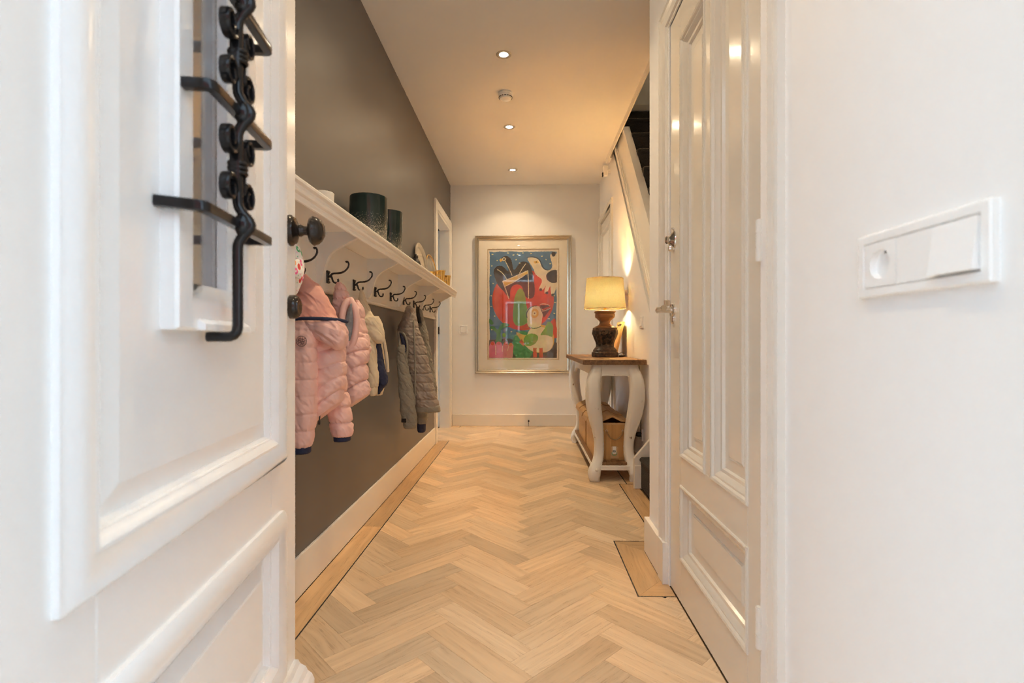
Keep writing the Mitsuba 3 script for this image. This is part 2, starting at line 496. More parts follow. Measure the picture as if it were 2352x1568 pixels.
# side room behind the panelled door, stairwell shell
add('wall_stairwell', MB(box(.66, 1.75, 2.25, 2.331, 0, 5.4), box(1.66, 1.75, 2.331, 5.9, 0, 5.4), box(.775, 1.75, 5.82, 5.9, 2.91, 5.4), box(.70, .775, 2.25, 5.9, 2.91, 5.4), box(.93, 1.75, 5.82, 5.9, 0, 2.91), box(1.66, 1.75, .2, 2.33, 0, ZC)).mesh(), M_WALL, kind='structure', label='plain wall of the dark stairwell')
add('ceiling_stairwell', box(.70, 1.75, 2.25, 5.9, 5.4, 5.5), M_CEIL, kind='structure', label='upper ceiling of the stairwell')
add('floor_landing', box(.775, 1.66, 4.5, 5.82, 2.91, 3.0), M_CARPET, kind='structure', label='upper landing at the head of the stairs')
# wall below the stair string, cut along the flight
wp = shapely.Polygon([(3.375, 0), (4.93, 0), (4.93, 2.25), (5.72, 2.25), (5.72, 0), (YF, 0), (YF, ZC), (4.85, ZC), (3.375, 1.06)])
wm = extrude(wp, 0.075)
add('wall_stairs', place(wm, (XS, 0, 0), (0, 1, 0), (0, 0, 1), (1, 0, 0)), M_WALL, kind='structure', label='cream wall below the staircase behind the console table')
# ceiling edge board along the stair opening
add('trim_1', box(.771, .784, 2.35, 4.98, ZC - .048, ZC + .01, .002), M_SATIN, kind='structure', label='cream edge board where the ceiling meets the stair opening')

BBP = 0.012
add('baseboard_left', MB(box(XL, XL + BBP, .46, 4.74, 0, .152, .002)).mesh(), M_SATIN, kind='structure', label='cream baseboard along the grey wall')
add('baseboard_far', box(-.83, XS, YF - .016, YF, 0, .132, .003), M_GLOSS, kind='structure', label='white baseboard below the framed picture')
bb = MB(box(.537, XR, 2.105, 2.351, 0, .155, .002), box(.537, .60, 2.331, 2.351, 0, .155, .002), box(XS - .014, XS, 3.40, 4.93, 0, .13, .003))
add('baseboard_right', bb.mesh(), M_SATIN, kind='structure', label='cream baseboard around the wall end beside the panelled door')

# ------------------------------------------------------------------ doors
BOL = [(0, 0), (0, .010), (.010, .016), (.022, .027), (.036, .031), (.048, .027), (.055, .018), (.060, .021), (.070, .012), (.082, -.014), (.082, -.016), (0, -.002)]


BOLF = [(0, 0), (0, .008), (.006, .014), (.014, .019), (.022, .0205), (.034, .019), (.048, .012), (.054, .013), (.064, .005), (.076, -.014), (.076, -.016), (0, -.002)]


def bol(k, hk=1.0):
    return [(a * k, b * hk) for a, b in BOL]


class Leaf:
    """a panelled door leaf: u along, v up, n out of its face"""

    def __init__(self, key, O, eu, en, material):
        self.k, self.O, self.eu, self.en, self.m = key, np.array(O, float), np.array(eu, float), np.array(en, float), material

    def put(self, m):
        return place(m, self.O, self.eu, (0, 0, 1), self.en)

    def slab(self, name, u0, u1, v0, v1, d0=-.045, d1=0.0, b=.0012):
        return add(name, self.put(box(u0, u1, v0, v1, d0, d1, b)), self.m, self.k)

    def panel(self, u0, u1, v0, v1, k=1.0, hk=1.0, raised=.05, d=-.016, prof=None, inset=None, rise=.011):
        """moulding with its outer edge at the given bounds and a raised panel in it"""
        a = inset or .070 * k
        w, h = u1 - u0, v1 - v0
        m = rect_frame(w, h, prof or bol(k, hk))
        m.apply_translation([u0, v0, 0])
        pw, ph = w - 2 * a, h - 2 * a
        q = rect_dome(pw, ph, [(0, -.02), (0, 0), (raised, rise * .2), (.002 + raised, rise), (.006 + raised, rise * .8), (.008 + raised, rise * 1.3), (.012 + raised, rise * 1.3)] if prof is not None and inset else [(0, -.02), (0, 0), (.012, 0), (.012 + raised, rise), (.014 + raised, rise + .003), (.018 + raised, rise + .003)])
        q.apply_translation([u0 + a, v0 + a, d])
        pk = add('panel', self.put(q), self.m, self.k)
        add('moulding', self.put(m), self.m, self.k, smooth=25)
        return pk


# front door, opened into the hall; u runs from the hinge to the free edge
ang = math.radians(-7.9)
FD = np.array([math.sin(ang), math.cos(ang), 0])
FN = np.array([math.cos(ang), -math.sin(ang), 0])
FREE = np.array([-0.6177, 1.36, 0.0])
FW = 0.93
d1 = thing('door_1', 'open white front door with iron grille at the left edge of the hall', None, kind='structure')
L = Leaf(d1, FREE - FW * FD, FD, FN, M_GLOSS2)
uu = lambda t: FW + t
L.slab('stile', 0, uu(-.768), .012, 2.33)
L.slab('stile', uu(-.182), FW, .012, 2.33)
L.slab('rail', uu(-.768), uu(-.182), .012, .195)
L.slab('rail', uu(-.768), uu(-.182), .465, .725)
L.slab('rail', uu(-.768), uu(-.182), 2.17, 2.33)
# upper panel with the window opening cut in it
UP = (uu(-.837), uu(-.113), .655, 2.24)
m = rect_frame(UP[1] - UP[0], UP[3] - UP[2], BOLF)
m.apply_translation([UP[0], UP[2], 0])
add('moulding', L.put(m), M_GLOSS2, d1, smooth=25)
a = .070
pu0, pu1, pv0, pv1 = UP[0] + a, UP[1] - a, UP[2] + a, UP[3] - a
WU0, WU1, WV0, WV1 = uu(-.632), uu(-.334), .968, 1.98           # outer of the window casing
GU0, GU1, GV0, GV1 = uu(-.555), uu(-.412), 1.012, 1.93          # glass opening
outer = shapely.box(pu0 + .044, pv0 + .044, pu1 - .044, pv1 - .044)
hole = shapely.box(GU0, GV0, GU1, GV1)
pm = extrude(outer.difference(hole), .016, -.018)
bev = mk([(pu0, pv0, -.016), (pu1, pv0, -.016), (pu1, pv1, -.016), (pu0, pv1, -.016),
          (pu0 + .044, pv0 + .044, -.002), (pu1 - .044, pv0 + .044, -.002), (pu1 - .044, pv1 - .044, -.002), (pu0 + .044, pv1 - .044, -.002)], ring_faces(2, 4))
add('panel', L.put(trimesh.util.concatenate([pm, bev])), M_GLOSS2, d1)
wk = add('window_frame', L.put(rect_frame(WU1 - WU0, WV1 - WV0, [(0, -.004), (0, .018), (.004, .023), (.040, .023), (.052, .019), (.070, .008), (.077, .000), (.077, -.020), (.0, -.020)]).apply_translation([WU0, WV0, 0])), M_GLOSS2, d1, smooth=25)
add('sill', L.put(hull([(WU0 + .06, GV0 - .012, .002), (WU1 - .06, GV0 - .012, .002), (WU0 + .06, GV0 - .034, .034), (WU1 - .06, GV0 - .034, .034), (WU0 + .06, GV0 - .044, .034), (WU1 - .06, GV0 - .044, .034), (WU0 + .06, GV0 - .044, 0), (WU1 - .06, GV0 - .044, 0)])), M_GLOSS2, wk)
add('pane', L.put(box(GU0 - .01, GU1 + .01, GV0 - .01, GV1 + .01, -.021, -.0205)), M_GLASS, wk)
add('pane', L.put(box(GU0 - .01, GU1 + .01, GV0 - .01, GV1 + .01, -.041, -.0405)), M_GLASS, wk)
M_SPACER = mat('window_spacer', pr((.36, .36, .36), 0.4, 0.6))
add('spacer_bar', L.put(rect_frame(GU1 - GU0, GV1 - GV0, [(0, -.040), (.012, -.040), (.012, -.022), (0, -.022)]).apply_translation([GU0, GV0, 0])), M_SPACER, wk)
L.panel(uu(-.837), uu(-.113), .125, .535, raised=.035, prof=BOLF)
# weather bar at the foot
wb = [(0, .02), (0, .105), (.010, .105), (.016, .094), (.030, .086), (.036, .074), (.046, .066), (.052, .052), (.052, .036), (.040, .022)]
wpoly = shapely.Polygon([(x, y) for x, y in wb])
wbm = extrude(wpoly, FW - .02)
add('weather_bar', place(place(wbm, (.01, 0, 0), (0, 0, 1), (0, 1, 0), (1, 0, 0)), L.O, FD, (0, 0, 1), FN), M_GLOSS2, d1)

# iron grille in front of the window
gr = 'door_1__grille'
tc = uu(-.522)
OFF = .062


def bend(pts, r=.012, n=160):
    """polyline with rounded bends"""
    p = np.asarray(pts, float)
    s_ = np.r_[0, np.cumsum(np.linalg.norm(np.diff(p, axis=0), axis=1))]
    q_ = np.linspace(0, s_[-1], n)
    d_ = np.stack([np.interp(q_, s_, p[:, k]) for k in range(3)], -1)
    k_ = max(1, int(r / (s_[-1] / n)))
    ker = np.hanning(2 * k_ + 3)[1:-1]
    ker /= ker.sum()
    pad = np.vstack([2 * d_[0] - d_[k_:0:-1], d_, 2 * d_[-1] - d_[-2:-k_ - 2:-1]])
    return np.stack([np.convolve(pad[:, k], ker, 'valid') for k in range(3)], -1)


def bar(name, pts, r=.0075, n=None, parent=gr, **k):
    return add(name, L.put(tube(pts, r, k.pop('sides', 12), n, up=k.pop('up', None), **k)), M_IRON, parent, smooth=30)


crossz = (1.146, 1.334, 1.520, 1.706, 1.892)
vp = []
zz0 = .960
vpts = [(tc + .004, zz0 - .002, .012), (tc + .002, zz0 - .002, OFF - .014), (tc, zz0 + .004, OFF - .003), (tc, zz0 + .016, OFF), (tc, 1.05, OFF)]
for z in crossz:
    vpts += [(tc, z - .036, OFF), (tc, z - .022, OFF + .006), (tc, z, OFF + .021), (tc, z + .022, OFF + .006), (tc, z + .036, OFF)]
vpts += [(tc, 1.99, OFF), (tc, 2.012, OFF - .006), (tc, 2.015, -.002)]
P_ = np.array(vpts)
s = np.r_[0, np.cumsum(np.linalg.norm(np.diff(P_, axis=0), axis=1))]
q = np.linspace(0, s[-1], 170)
vv = PchipInterpolator(s, P_)(q)
# parts of the grille are entries of their own; the grille itself is its upright
add('grille', L.put(tube(vv, .0085, 12, up=(1, 0, 0))), M_IRON, 'door_1', smooth=40, label='black wrought iron grille with scrolls')
for z in crossz:
    low = abs(z - crossz[0]) < .01 or abs(z - crossz[2]) < .01
    u0_, o0_ = (uu(-.643), -.002) if low else (uu(-.618), .020)
    bar('crossbar', bend([(u0_, z + (.006 if low else 0), o0_), (u0_, z, OFF), (uu(-.377), z, OFF), (uu(-.377), z, .020)], .016), .0080, expo=8, sides=16, up=(0, 1, 0))
    b = trimesh.creation.icosphere(2, .019)
    b.apply_scale([.75, 1.15, .75])
    b.apply_translation([tc, z, OFF + .009])
    add('boss', L.put(b), M_IRON, gr, smooth=True)


def scroll(sgn, zc):
    """C scroll beside the upright, curled at both ends; sgn -1 towards the hinge"""
    pts = []
    for a_ in np.linspace(0, 1, 60):
        if a_ < .36:       # lower curl from its eye outwards
            k = a_ / .36
            th = math.pi * (2.35 * (1 - k)) + math.pi
            r = .008 + .015 * k
            cx_, cz_ = .034, -.036
            pts.append((cx_ + r * math.cos(th), cz_ + r * math.sin(-th)))
        elif a_ > .64:
            k = (1 - a_) / .36
            th = math.pi * (2.35 * (1 - k)) + math.pi
            r = .008 + .015 * k
            pts.append((.034 + r * math.cos(th), .036 + r * math.sin(th)))
        else:
            k = (a_ - .36) / .28
            pts.append((.011, -.036 + .072 * k))
    pts = np.array(pts)
    p3 = np.stack([tc + sgn * (pts[:, 0] + .001), zc + pts[:, 1] * 1.15, OFF + 0 * pts[:, 0]], -1)
    return add('scroll', L.put(tube(p3, .0042, 10, up=(0, 0, 1), flat=(2.1, .9), expo=3)), M_IRON, gr, smooth=40)


for z0, z1 in zip(crossz[:-1], crossz[1:]):
    zc = (z0 + z1) / 2
    scroll(-1, zc)
    scroll(1, zc)
    ck = MB()
    for dz_ in (-.008, 0, .008):
        t_ = trimesh.creation.torus(.0128, .0038, major_sections=24, minor_sections=8)
        ck.add(place(t_, (tc, zc + dz_, OFF), (1, 0, 0), (0, 0, 1), (0, 1, 0)))
    add('collar', L.put(ck.mesh()), M_IRON, gr, smooth=True)

# knob and cylinder lock
kp = [(.040, 0), (.040, .004), (.036, .008), (.034, .013), (.026, .016), (.018, .018), (.014, .022), (.016, .026), (.0135, .031), (.011, .036), (.012, .044), (.020, .047), (.032, .051), (.0375, .057), (.0385, .060), (.037, .062), (.035, .068), (.029, .077), (.018, .084), (.0, .086)]
km = lathe(kp, 48, False)
kk = add('knob', place(km, L.O + FD * uu(-.043) + np.array([0, 0, 1.238]), FD, (0, 0, 1), FN), M_BRONZE, d1, smooth=35, label='dark bronze door knob on a round rose')
cp = [(.031, 0), (.031, .012), (.028, .018), (.026, .020), (.022, .020), (.021, .023), (.0, .023)]
ck_ = add('lock_rose', place(lathe(cp, 40, False), L.O + FD * uu(-.040) + np.array([0, 0, 1.040]), FD, (0, 0, 1), FN), M_BRONZE, d1, smooth=35)
add('keyhole', place(box(-.0015, .0015, -.006, .006, .0, .0236), L.O + FD * uu(-.040) + np.array([0, 0, 1.040]), FD, (0, 0, 1), FN), M_BLACK, ck_)

# panelled door in the right wall: u runs from the hinge (near) to the latch (far)
d2 = thing('door_2', 'cream panelled hall door in the right wall with chrome lever', None, kind='structure')
R = Leaf(d2, (0.560, 1.242, 0), (0, 1, 0), (-1, 0, 0), M_HALLDOOR)
DW, DH = .763, 2.168
R.slab('stile', 0, .071, .006, DH)
R.slab('stile', .631, DW, .006, DH)
R.slab('rail', .071, .631, .006, .163)
R.slab('rail', .071, .631, .429, .538)
R.slab('rail', .071, .631, 2.042, DH)
R.slab('mullion', .322, .381, .538, 2.042)
SUNK = [(0, -.001), (0, .003), (.004, .006), (.010, .004), (.014, -.003), (.020, -.002), (.026, -.006), (.034, -.014), (.042, -.016), (.046, -.024), (.046, -.028), (0, -.028)]
R.panel(.068, .325, .535, 2.045, raised=.034, d=-.024, prof=SUNK, inset=.045, rise=.004)
R.panel(.378, .634, .535, 2.045, raised=.034, d=-.024, prof=SUNK, inset=.045, rise=.004)
R.panel(.068, .634, .16, .432, raised=.034, d=-.024, prof=SUNK, inset=.045, rise=.004)
for z in (.22, .29 + .85):
    hg = MB(place(lathe([(.007, 0), (.007, .10)], 16), (.566 - .012, 1.237, z), (1, 0, 0), (0, 1, 0), (0, 0, 1)))
    for k in range(3):
        hg.add(place(lathe([(.0085, .002 + .033 * k), (.0085, .031 + .033 * k)], 16), (.566 - .012, 1.237, z), (1, 0, 0), (0, 1, 0), (0, 0, 1)))
    add('hinge', hg, M_GLOSS, d2, smooth=30)


def xlathe(prof, y, z, x=.560, n=36, sy=1.0, sz=1.0):
    m_ = lathe(prof, n, False)
    m_.apply_scale([sy, sz, 1])
    return place(m_, (x, y, z), (0, 1, 0), (0, 0, 1), (-1, 0, 0))


lv = MB(xlathe([(.026, 0), (.026, .006), (.023, .009), (.012, .010), (.0105, .014), (.0105, .056), (.0, .056)], 1.968, 1.069))
lv.add(tube([(.502, 1.972, 1.069), (.500, 1.955, 1.0695), (.499, 1.93, 1.070), (.499, 1.87, 1.071)], .0095, 20, 24))
lv.add(place(lathe([(.0115, 0), (.0115, .006), (.010, .008), (0, .008)], 20), (.499, 1.878, 1.071), (1, 0, 0), (0, 0, 1), (0, -1, 0)))
lv.add(place(lathe([(.0115, 0), (.0115, .006), (.010, .008), (0, .008)], 20), (.503, 1.966, 1.069), (0, 1, 0), (0, 0, 1), (-1, 0, 0)))
lk = add('lever_handle', lv, M_CHROME, d2, smooth=35, label='polished lever handle')
add('thumb_turn', MB(box(.525, .548, 1.964, 1.972, 1.085, 1.108, .002), xlathe([(.019, 0), (.019, .006), (.015, .009), (.0, .009)], 1.968, 1.035, sy=.8)), M_CHROME, lk, smooth=30)
rs = MB(xlathe([(.029, 0), (.028, .004), (.024, .006), (.020, .011), (.014, .015), (.010, .022), (.012, .028), (.008, .032), (0, .033)], 1.962, 1.334, sz=1.28))
rs.add(xlathe([(.012, 0), (.012, .012), (.009, .020), (0, .021)], 1.962, 1.305, sz=1.3))
rs.add(xlathe([(.004, 0), (.004, .007), (0, .009)], 1.962, 1.378))
add('lock_rose', rs, M_CHROME, d2, smooth=35, label='ornate oval lock rose')

# casing of that door
CAS = [(0, 0), (0, .018), (.006, .021), (.014, .016), (.020, .018), (.032, .014), (.044, .018), (.054, .013), (.062, .011), (.066, .004), (.074, .003), (.074, -.002), (.0, -.001)]
cw = 2.098 - 1.118
cm = u_frame(cw, 2.248, CAS)
t2 = add('trim_2', place(cm, (XR, 1.118, 0), (0, 1, 0), (0, 0, 1), (-1, 0, 0)), M_GLOSS, kind='structure', smooth=25, label='moulded cream casing of the panelled door')
add('plinth_block', box(.534, .5565, 2.024, 2.102, 0, .163, .0015), M_GLOSS, 'trim_2')
add('plinth_block', box(.534, .5565, 1.116, 1.192, 0, .163, .0015), M_GLOSS, 'trim_2')

# doorway at the far end of the left wall
t3 = add('trim_3', place(u_frame(5.745 - 4.745, 2.282, [(0, 0), (0, .018), (.006, .022), (.080, .022), (.088, .015), (.105, .012), (.108, 0), (.108, -.10), (.0, -.001)]), (XL, 4.745, 0), (0, 1, 0), (0, 0, 1), (1, 0, 0)), M_GLOSS, kind='structure', smooth=25, label='white casing of the doorway at the far left')
d3 = thing('door_3', 'white door standing open in the far left doorway', None, kind='structure')
R3 = Leaf(d3, (-1.740, 5.662, 0), (1, 0, 0), (0, -1, 0), M_GLOSS2)
R3.slab('leaf', 0, .785, .006, 2.172, -.04, 0)
R3.panel(.10, .685, .95, 2.06, .6, .25, .04, d=-.004)
R3.panel(.10, .685, .16, .82, .6, .25, .04, d=-.004)
add('strike_plate', box(-.972, -.948, 5.640, 5.646, 1.03, 1.11, .001), M_HOOK, d3)
add('wall_side_room', MB(box(-3.3, -3.2, 3.6, 4.5, 0, ZC), box(-3.3, -3.2, 5.9, 6.4, 0, ZC), box(-3.3, -3.2, 4.5, 5.9, 0, .5), box(-3.3, -3.2, 4.5, 5.9, 2.3, ZC), box(-3.3, -.98, 3.5, 3.6, 0, ZC), box(-3.3, -.98, 6.4, 6.5, 0, ZC)).mesh(), M_WALL, kind='structure', label='white wall of the bright room beyond the far left doorway')
add('floor_side_room', box(-3.3, -1.02, 3.5, 6.5, -.12, 0), M_OAK2S, kind='structure', label='wooden floor of the room beyond the far left doorway')
add('ceiling_side_room', box(-3.3, -.98, 3.5, 6.5, ZC, ZC + .1), M_CEIL, kind='structure', label='ceiling of the room beyond the far left doorway')

# closet door under the stairs
d4 = thing('door_4', 'cream panelled closet door under the stairs at the far end', None, kind='structure')
R4 = Leaf(d4, (XS + .004, 4.955, 0), (0, 1, 0), (-1, 0, 0), M_SATIN)
R4.slab('leaf', 0, .742, .006, 2.235, -.035, -.006)
R4.panel(.07, .67, 1.02, 2.13, .6, .6, .05, d=-.008)
R4.panel(.07, .67, .14, .9, .6, .6, .05, d=-.008)
add('hinge', MB(place(lathe([(.007, 0), (.007, .09)], 14), (XS - .006, 5.698, 1.95), (1, 0, 0), (0, 1, 0), (0, 0, 1)), box(XS - .008, XS + .004, 5.685, 5.712, 1.955, 2.035, .001)), M_PLASTIC, d4, smooth=30)
add('trim_4', place(u_frame(5.762 - 4.885, 2.318, [(0, 0), (0, .016), (.006, .020), (.050, .020), (.060, .012), (.068, .010), (.070, -.02), (0, -.001)]), (XS, 4.885, 0), (0, 1, 0), (0, 0, 1), (-1, 0, 0)), M_SATIN, kind='structure', smooth=25, label='cream casing of the closet door')

# ------------------------------------------------------------------ coat rack on the left wall
cr = thing('coat_rack', 'long cream wooden coat rack with shelf and black hooks on the dark grey wall', 'coat rack')
Y0, Y1, SF = 1.38, 4.735, -0.64
add('shelf_board', box(XL, SF - .012, Y0, Y1, 1.385, 1.413, .002), M_SATIN, cr)
cprof = [(0, 1.352), (0, 1.413), (.020, 1.413), (.024, 1.408), (.023, 1.401), (.015, 1.396), (.013, 1.388), (.016, 1.384), (.014, 1.376), (.007, 1.371), (.008, 1.365), (.006, 1.354), (.003, 1.351)]
cpm = extrude(shapely.Polygon([(x, z) for x, z in cprof]), Y1 - Y0)
add('cornice', place(cpm, (SF - .018, Y0, 0), (1, 0, 0), (0, 0, 1), (0, 1, 0)), M_SATIN, cr)
add('back_board', box(XL, XL + .018, Y0, 4.69, 1.160, 1.385, .002), M_SATIN, cr)
add('bottom_bead', box(XL, XL + .026, Y0, 4.692, 1.152, 1.168, .004), M_SATIN, cr)
bcurve = np.array([(-.668, 1.372), (-.676, 1.358), (-.692, 1.350), (-.714, 1.338), (-.745, 1.322), (-.768, 1.306), (-.785, 1.285), (-.797, 1.252), (-.808, 1.215), (-.820, 1.185), (-.828, 1.176), (-.834, 1.18)])
bc = np.vstack([curve(bcurve, 40), [(-.834, 1.385), (-.668, 1.385)]])
bpoly = shapely.Polygon([(x, z) for x, z in bc]).buffer(0)
for yb in (1.375, 2.02, 2.675, 3.33, 3.99, 4.625):
    add('bracket', place(extrude(bpoly, .022), (0, yb, 0), (1, 0, 0), (0, 0, 1), (0, 1, 0)), M_SATIN, cr)

hk = MB()
hk.add(box(0, .006, -.011, .011, -.028, .026, .002)).add(box(0, .010, -.014, .014, -.027, -.018, .003)).add(box(0, .010, -.014, .014, .016, .025, .003))
for p_, r_ in (([(.004, 0, .002), (.014, 0, .003), (.021, 0, .011), (.036, 0, .014), (.052, 0, .015), (.076, 0, .024), (.089, 0, .040), (.0915, 0, .054), (.087, 0, .062), (.079, 0, .061)], [.005, .0048, .0042, .0040, .0044, .0036, .0034, .0034, .0038, .0046]),
               ([(.012, 0, .003), (.019, 0, -.002), (.023, 0, -.014), (.031, 0, -.025), (.041, 0, -.026), (.047, 0, -.018), (.045, 0, -.011)], [.0045, .0043, .0038, .0036, .0036, .0040, .0046])):
    hk.add(tube(p_, r_, 10, 40, up=(0, 1, 0)))
for z in (-.012, .012):
    b = trimesh.creation.icosphere(1, .004)
    b.apply_translation([.007, 0, z])
    hk.add(b)
hk = hk.mesh()
HY = (1.48, 1.808, 2.134, 2.462, 2.812, 3.136, 3.4655, 3.785, 4.1235, 4.4326)
HZ = lambda y: 1.2175 + .0037 * (y - 1.0)
for y in HY:
    m = hk.copy()
    m.apply_translation([XL + .018, y, HZ(y)])
    add('coat_hook', m, M_HOOK, cr, smooth=35)


def strand(name, pts, r, mt, parent, n=40, **k):
    return add(name, tube(pts, r, 10, n, **k), mt, parent, smooth=50)


# ---- hat
hat = thing('hat', 'white cotton hat with a red and green print hanging nearest the front door', 'hat')
hm = loft([(1.275, -.790, -.749), (1.262, -.804, -.728), (1.248, -.811, -.717), (1.212, -.821, -.707), (1.179, -.824, -.702), (1.141, -.818, -.710), (1.109, -.806, -.723), (1.084, -.787, -.740)], [.01, .03, .045, .06, .066, .06, .045, .012], 1.60, wr=.003, seed=3)
add('crown', hm, M_HAT, hat, smooth=True)
add('brim', loft([(1.205, -.826, -.706), (1.190, -.833, -.700), (1.165, -.836, -.697), (1.145, -.830, -.702)], [.060, .074, .080, .074], 1.57, wr=.003, seed=4), M_HAT, hat, smooth=True)
strand('strap', [(-.799, 1.487, 1.202), (-.792, 1.52, 1.215), (-.782, 1.56, 1.235), (-.776, 1.60, 1.262)], .003, M_HAT, hat)

# ---- pink hooded jacket
j1 = thing('jacket', 'pink quilted child jacket with coral hood lining and navy cuffs, nearest the door', 'jacket')
hookpt = lambda i: np.array([XL + .018 + .036, HY[i], HZ(HY[i]) - .029])
strand('hanger_loop', [hookpt(1) + [-.004, 0, .008], hookpt(1) + [.006, .003, .004], hookpt(1) + [.006, .002, -.018], hookpt(1) + [.0, -.002, -.022]], .0018, M_NAVY, j1)
add('torso', loft([(1.040, -.79, -.665), (1.0, -.792, -.652), (.925, -.783, -.643), (.848, -.776, -.639), (.771, -.779, -.640), (.725, -.780, -.646), (.690, -.778, -.652)], [.035, .05, .058, .062, .062, .058, .045], 1.80, seams=(.975, .915, .853, .795, .738), puff=.011, wr=.005, seed=1, tilt=(0, .75)), M_PINK, j1, smooth=True)
add('sleeve', loft([(1.020, -.792, -.722), (.990, -.808, -.711), (.956, -.813, -.708), (.853, -.820, -.710), (.779, -.820, -.710), (.705, -.820, -.711), (.631, -.816, -.719), (.592, -.806, -.724)], [.02, .035, .042, .045, .045, .043, .040, .034], 1.72, seams=(.988, .930, .880, .822, .766, .706, .650), puff=.0065, wr=.0036, seed=2), M_PINK, j1, smooth=True)
add('cuff', loft([(.600, -.802, -.728), (.590, -.800, -.730), (.577, -.801, -.730), (.572, -.798, -.733)], [.030, .032, .032, .028], 1.72, wr=.002, seed=5), M_NAVY, j1, smooth=True)
add('sleeve', loft([(.985, -.755, -.692), (.956, -.761, -.680), (.844, -.753, -.670), (.763, -.745, -.661), (.683, -.729, -.651), (.635, -.722, -.643), (.600, -.716, -.643)], [.025, .04, .044, .044, .042, .040, .034], 1.885, seams=(.945, .885, .825, .765, .708, .652), puff=.010, wr=.004, seed=6), M_PINK, j1, smooth=True)
add('cuff', loft([(.608, -.713, -.648), (.598, -.711, -.649), (.586, -.711, -.649), (.582, -.709, -.652)], [.030, .032, .032, .028], 1.885, wr=.002, seed=7), M_NAVY, j1, smooth=True)
hd = add('hood', loft([(1.188, -.788, -.776), (1.164, -.796, -.749), (1.141, -.802, -.721), (1.11, -.81, -.702), (1.079, -.818, -.69), (1.049, -.824, -.677), (1.018, -.826, -.664), (1.005, -.815, -.672)], [.008, .022, .036, .05, .06, .068, .072, .06], 1.795, wr=.009, seed=8, wf=14.0), M_PINKD, j1, smooth=True, label='coral lining of the turned-out hood')
add('hood_flap', loft([(1.028, -.800, -.640), (1.018, -.797, -.632), (1.004, -.772, -.619), (.978, -.745, -.610), (.956, -.712, -.611), (.935, -.679, -.620), (.920, -.655, -.632)], [.030, .042, .050, .054, .050, .040, .014], 1.735, wr=.007, seed=9, wf=26.0, ylean=.15), M_PINK, j1, smooth=True)
strand('piping', [(-.832, 1.765, 1.016), (-.815, 1.72, 1.022), (-.780, 1.695, 1.0245), (-.735, 1.687, 1.026), (-.690, 1.692, 1.026), (-.655, 1.71, 1.025), (-.632, 1.735, 1.022), (-.622, 1.77, 1.019)], .0062, M_NAVY, j1)
M_BADGE = mat('badge_ink', pr((.16, .075, .07), 0.6))
bd = MB()
bx_, bz_, by_ = -.7395, .951, 1.6735
ringm = trimesh.creation.torus(.0168, .0011, major_sections=40, minor_sections=6)
bd.add(place(ringm, (bx_, by_, bz_), (1, 0, 0), (0, 0, 1), (0, 1, 0)))
for pts in ([(-.012, .004), (-.004, .008), (.006, .006), (.012, .009)], [(-.014, -.001), (-.005, .002), (.004, -.001), (.013, .003)], [(-.010, -.009), (-.002, -.005), (.005, -.009), (.011, -.004)], [(-.003, .012), (-.004, .003), (-.001, -.005), (-.003, -.013)], [(.005, .012), (.003, .004), (.006, -.003), (.003, -.012)], [(-.009, .010), (-.010, .002), (-.008, -.006)]):
    bd.add(tube([(bx_ + x, by_, bz_ + z) for x, z in pts], .0011, 6, 14))
add('badge', bd, M_BADGE, j1, label='round dark printed emblem on the sleeve')
add('zip_pull', MB(tube([(-.715, 1.765, .700), (-.712, 1.755, .690), (-.711, 1.75, .676)], .0025, 8, 10), box(-.715, -.707, 1.746, 1.752, .664, .680, .002)), M_HOOK, j1)

# ---- dusty pink vest
j2 = thing('vest', 'dusty pink puffer vest with grey fleece hood lining hanging behind the pink jacket', 'vest')
strand('hanger_loop', [hookpt(2) + [-.003, 0, .008], hookpt(2) + [.006, .003, .004], hookpt(2) + [.006, .002, -.02]], .0018, M_PINK2, j2)
add('torso', loft([(.985, -.782, -.690), (.957, -.791, -.672), (.921, -.792, -.659), (.867, -.785, -.655), (.809, -.765, -.661), (.740, -.756, -.653), (.700, -.748, -.650)], [.05, .06, .065, .068, .068, .066, .058], 2.12, seams=(.960, .900, .835, .765), puff=.016, wr=.006, seed=11, tilt=(.1, .62)), M_PINK2, j2, smooth=True)
add('shoulder', loft([(1.128, -.734, -.714), (1.10, -.738, -.700), (1.087, -.736, -.697), (1.032, -.733, -.695), (.976, -.727, -.680), (.911, -.719, -.667), (.89, -.71, -.675)], [.015, .03, .04, .045, .05, .05, .03], 2.185, seams=(1.05, .985, .93), puff=.010, wr=.005, seed=12), M_PINK2, j2, smooth=True)
add('hood', loft([(1.198, -.790, -.776), (1.175, -.798, -.752), (1.139, -.803, -.736), (1.102, -.805, -.722), (1.048, -.796, -.712), (.985, -.782, -.695), (.94, -.765, -.68)], [.008, .025, .04, .05, .055, .05, .03], 2.13, seams=(1.165, 1.125, 1.05), puff=.008, wr=.006, seed=13), M_PINK2, j2, smooth=True)
add('hood_lining', loft([(1.105, -.712, -.704), (1.098, -.716, -.701), (1.063, -.729, -.698), (1.019, -.735, -.698), (.975, -.729, -.702), (.950, -.725, -.710), (.939, -.722, -.713)], [.010, .014, .020, .022, .02, .015, .006], 2.075, wr=.004, seed=14, wf=40), M_GREYFL, j2, smooth=True, label='grey fleece lining in the hood opening')
strand('hood_rim', [(-.725, 2.085, 1.118), (-.738, 2.068, 1.09), (-.745, 2.062, 1.04), (-.740, 2.062, .985), (-.728, 2.064, .945), (-.716, 2.066, .928)], .0145, M_PINK2, j2, 40)
strand('hood_rim', [(-.722, 2.09, 1.122), (-.700, 2.075, 1.09), (-.688, 2.07, 1.04), (-.692, 2.068, .985), (-.702, 2.066, .945), (-.716, 2.066, .926)], .0140, M_PINK2, j2, 40)

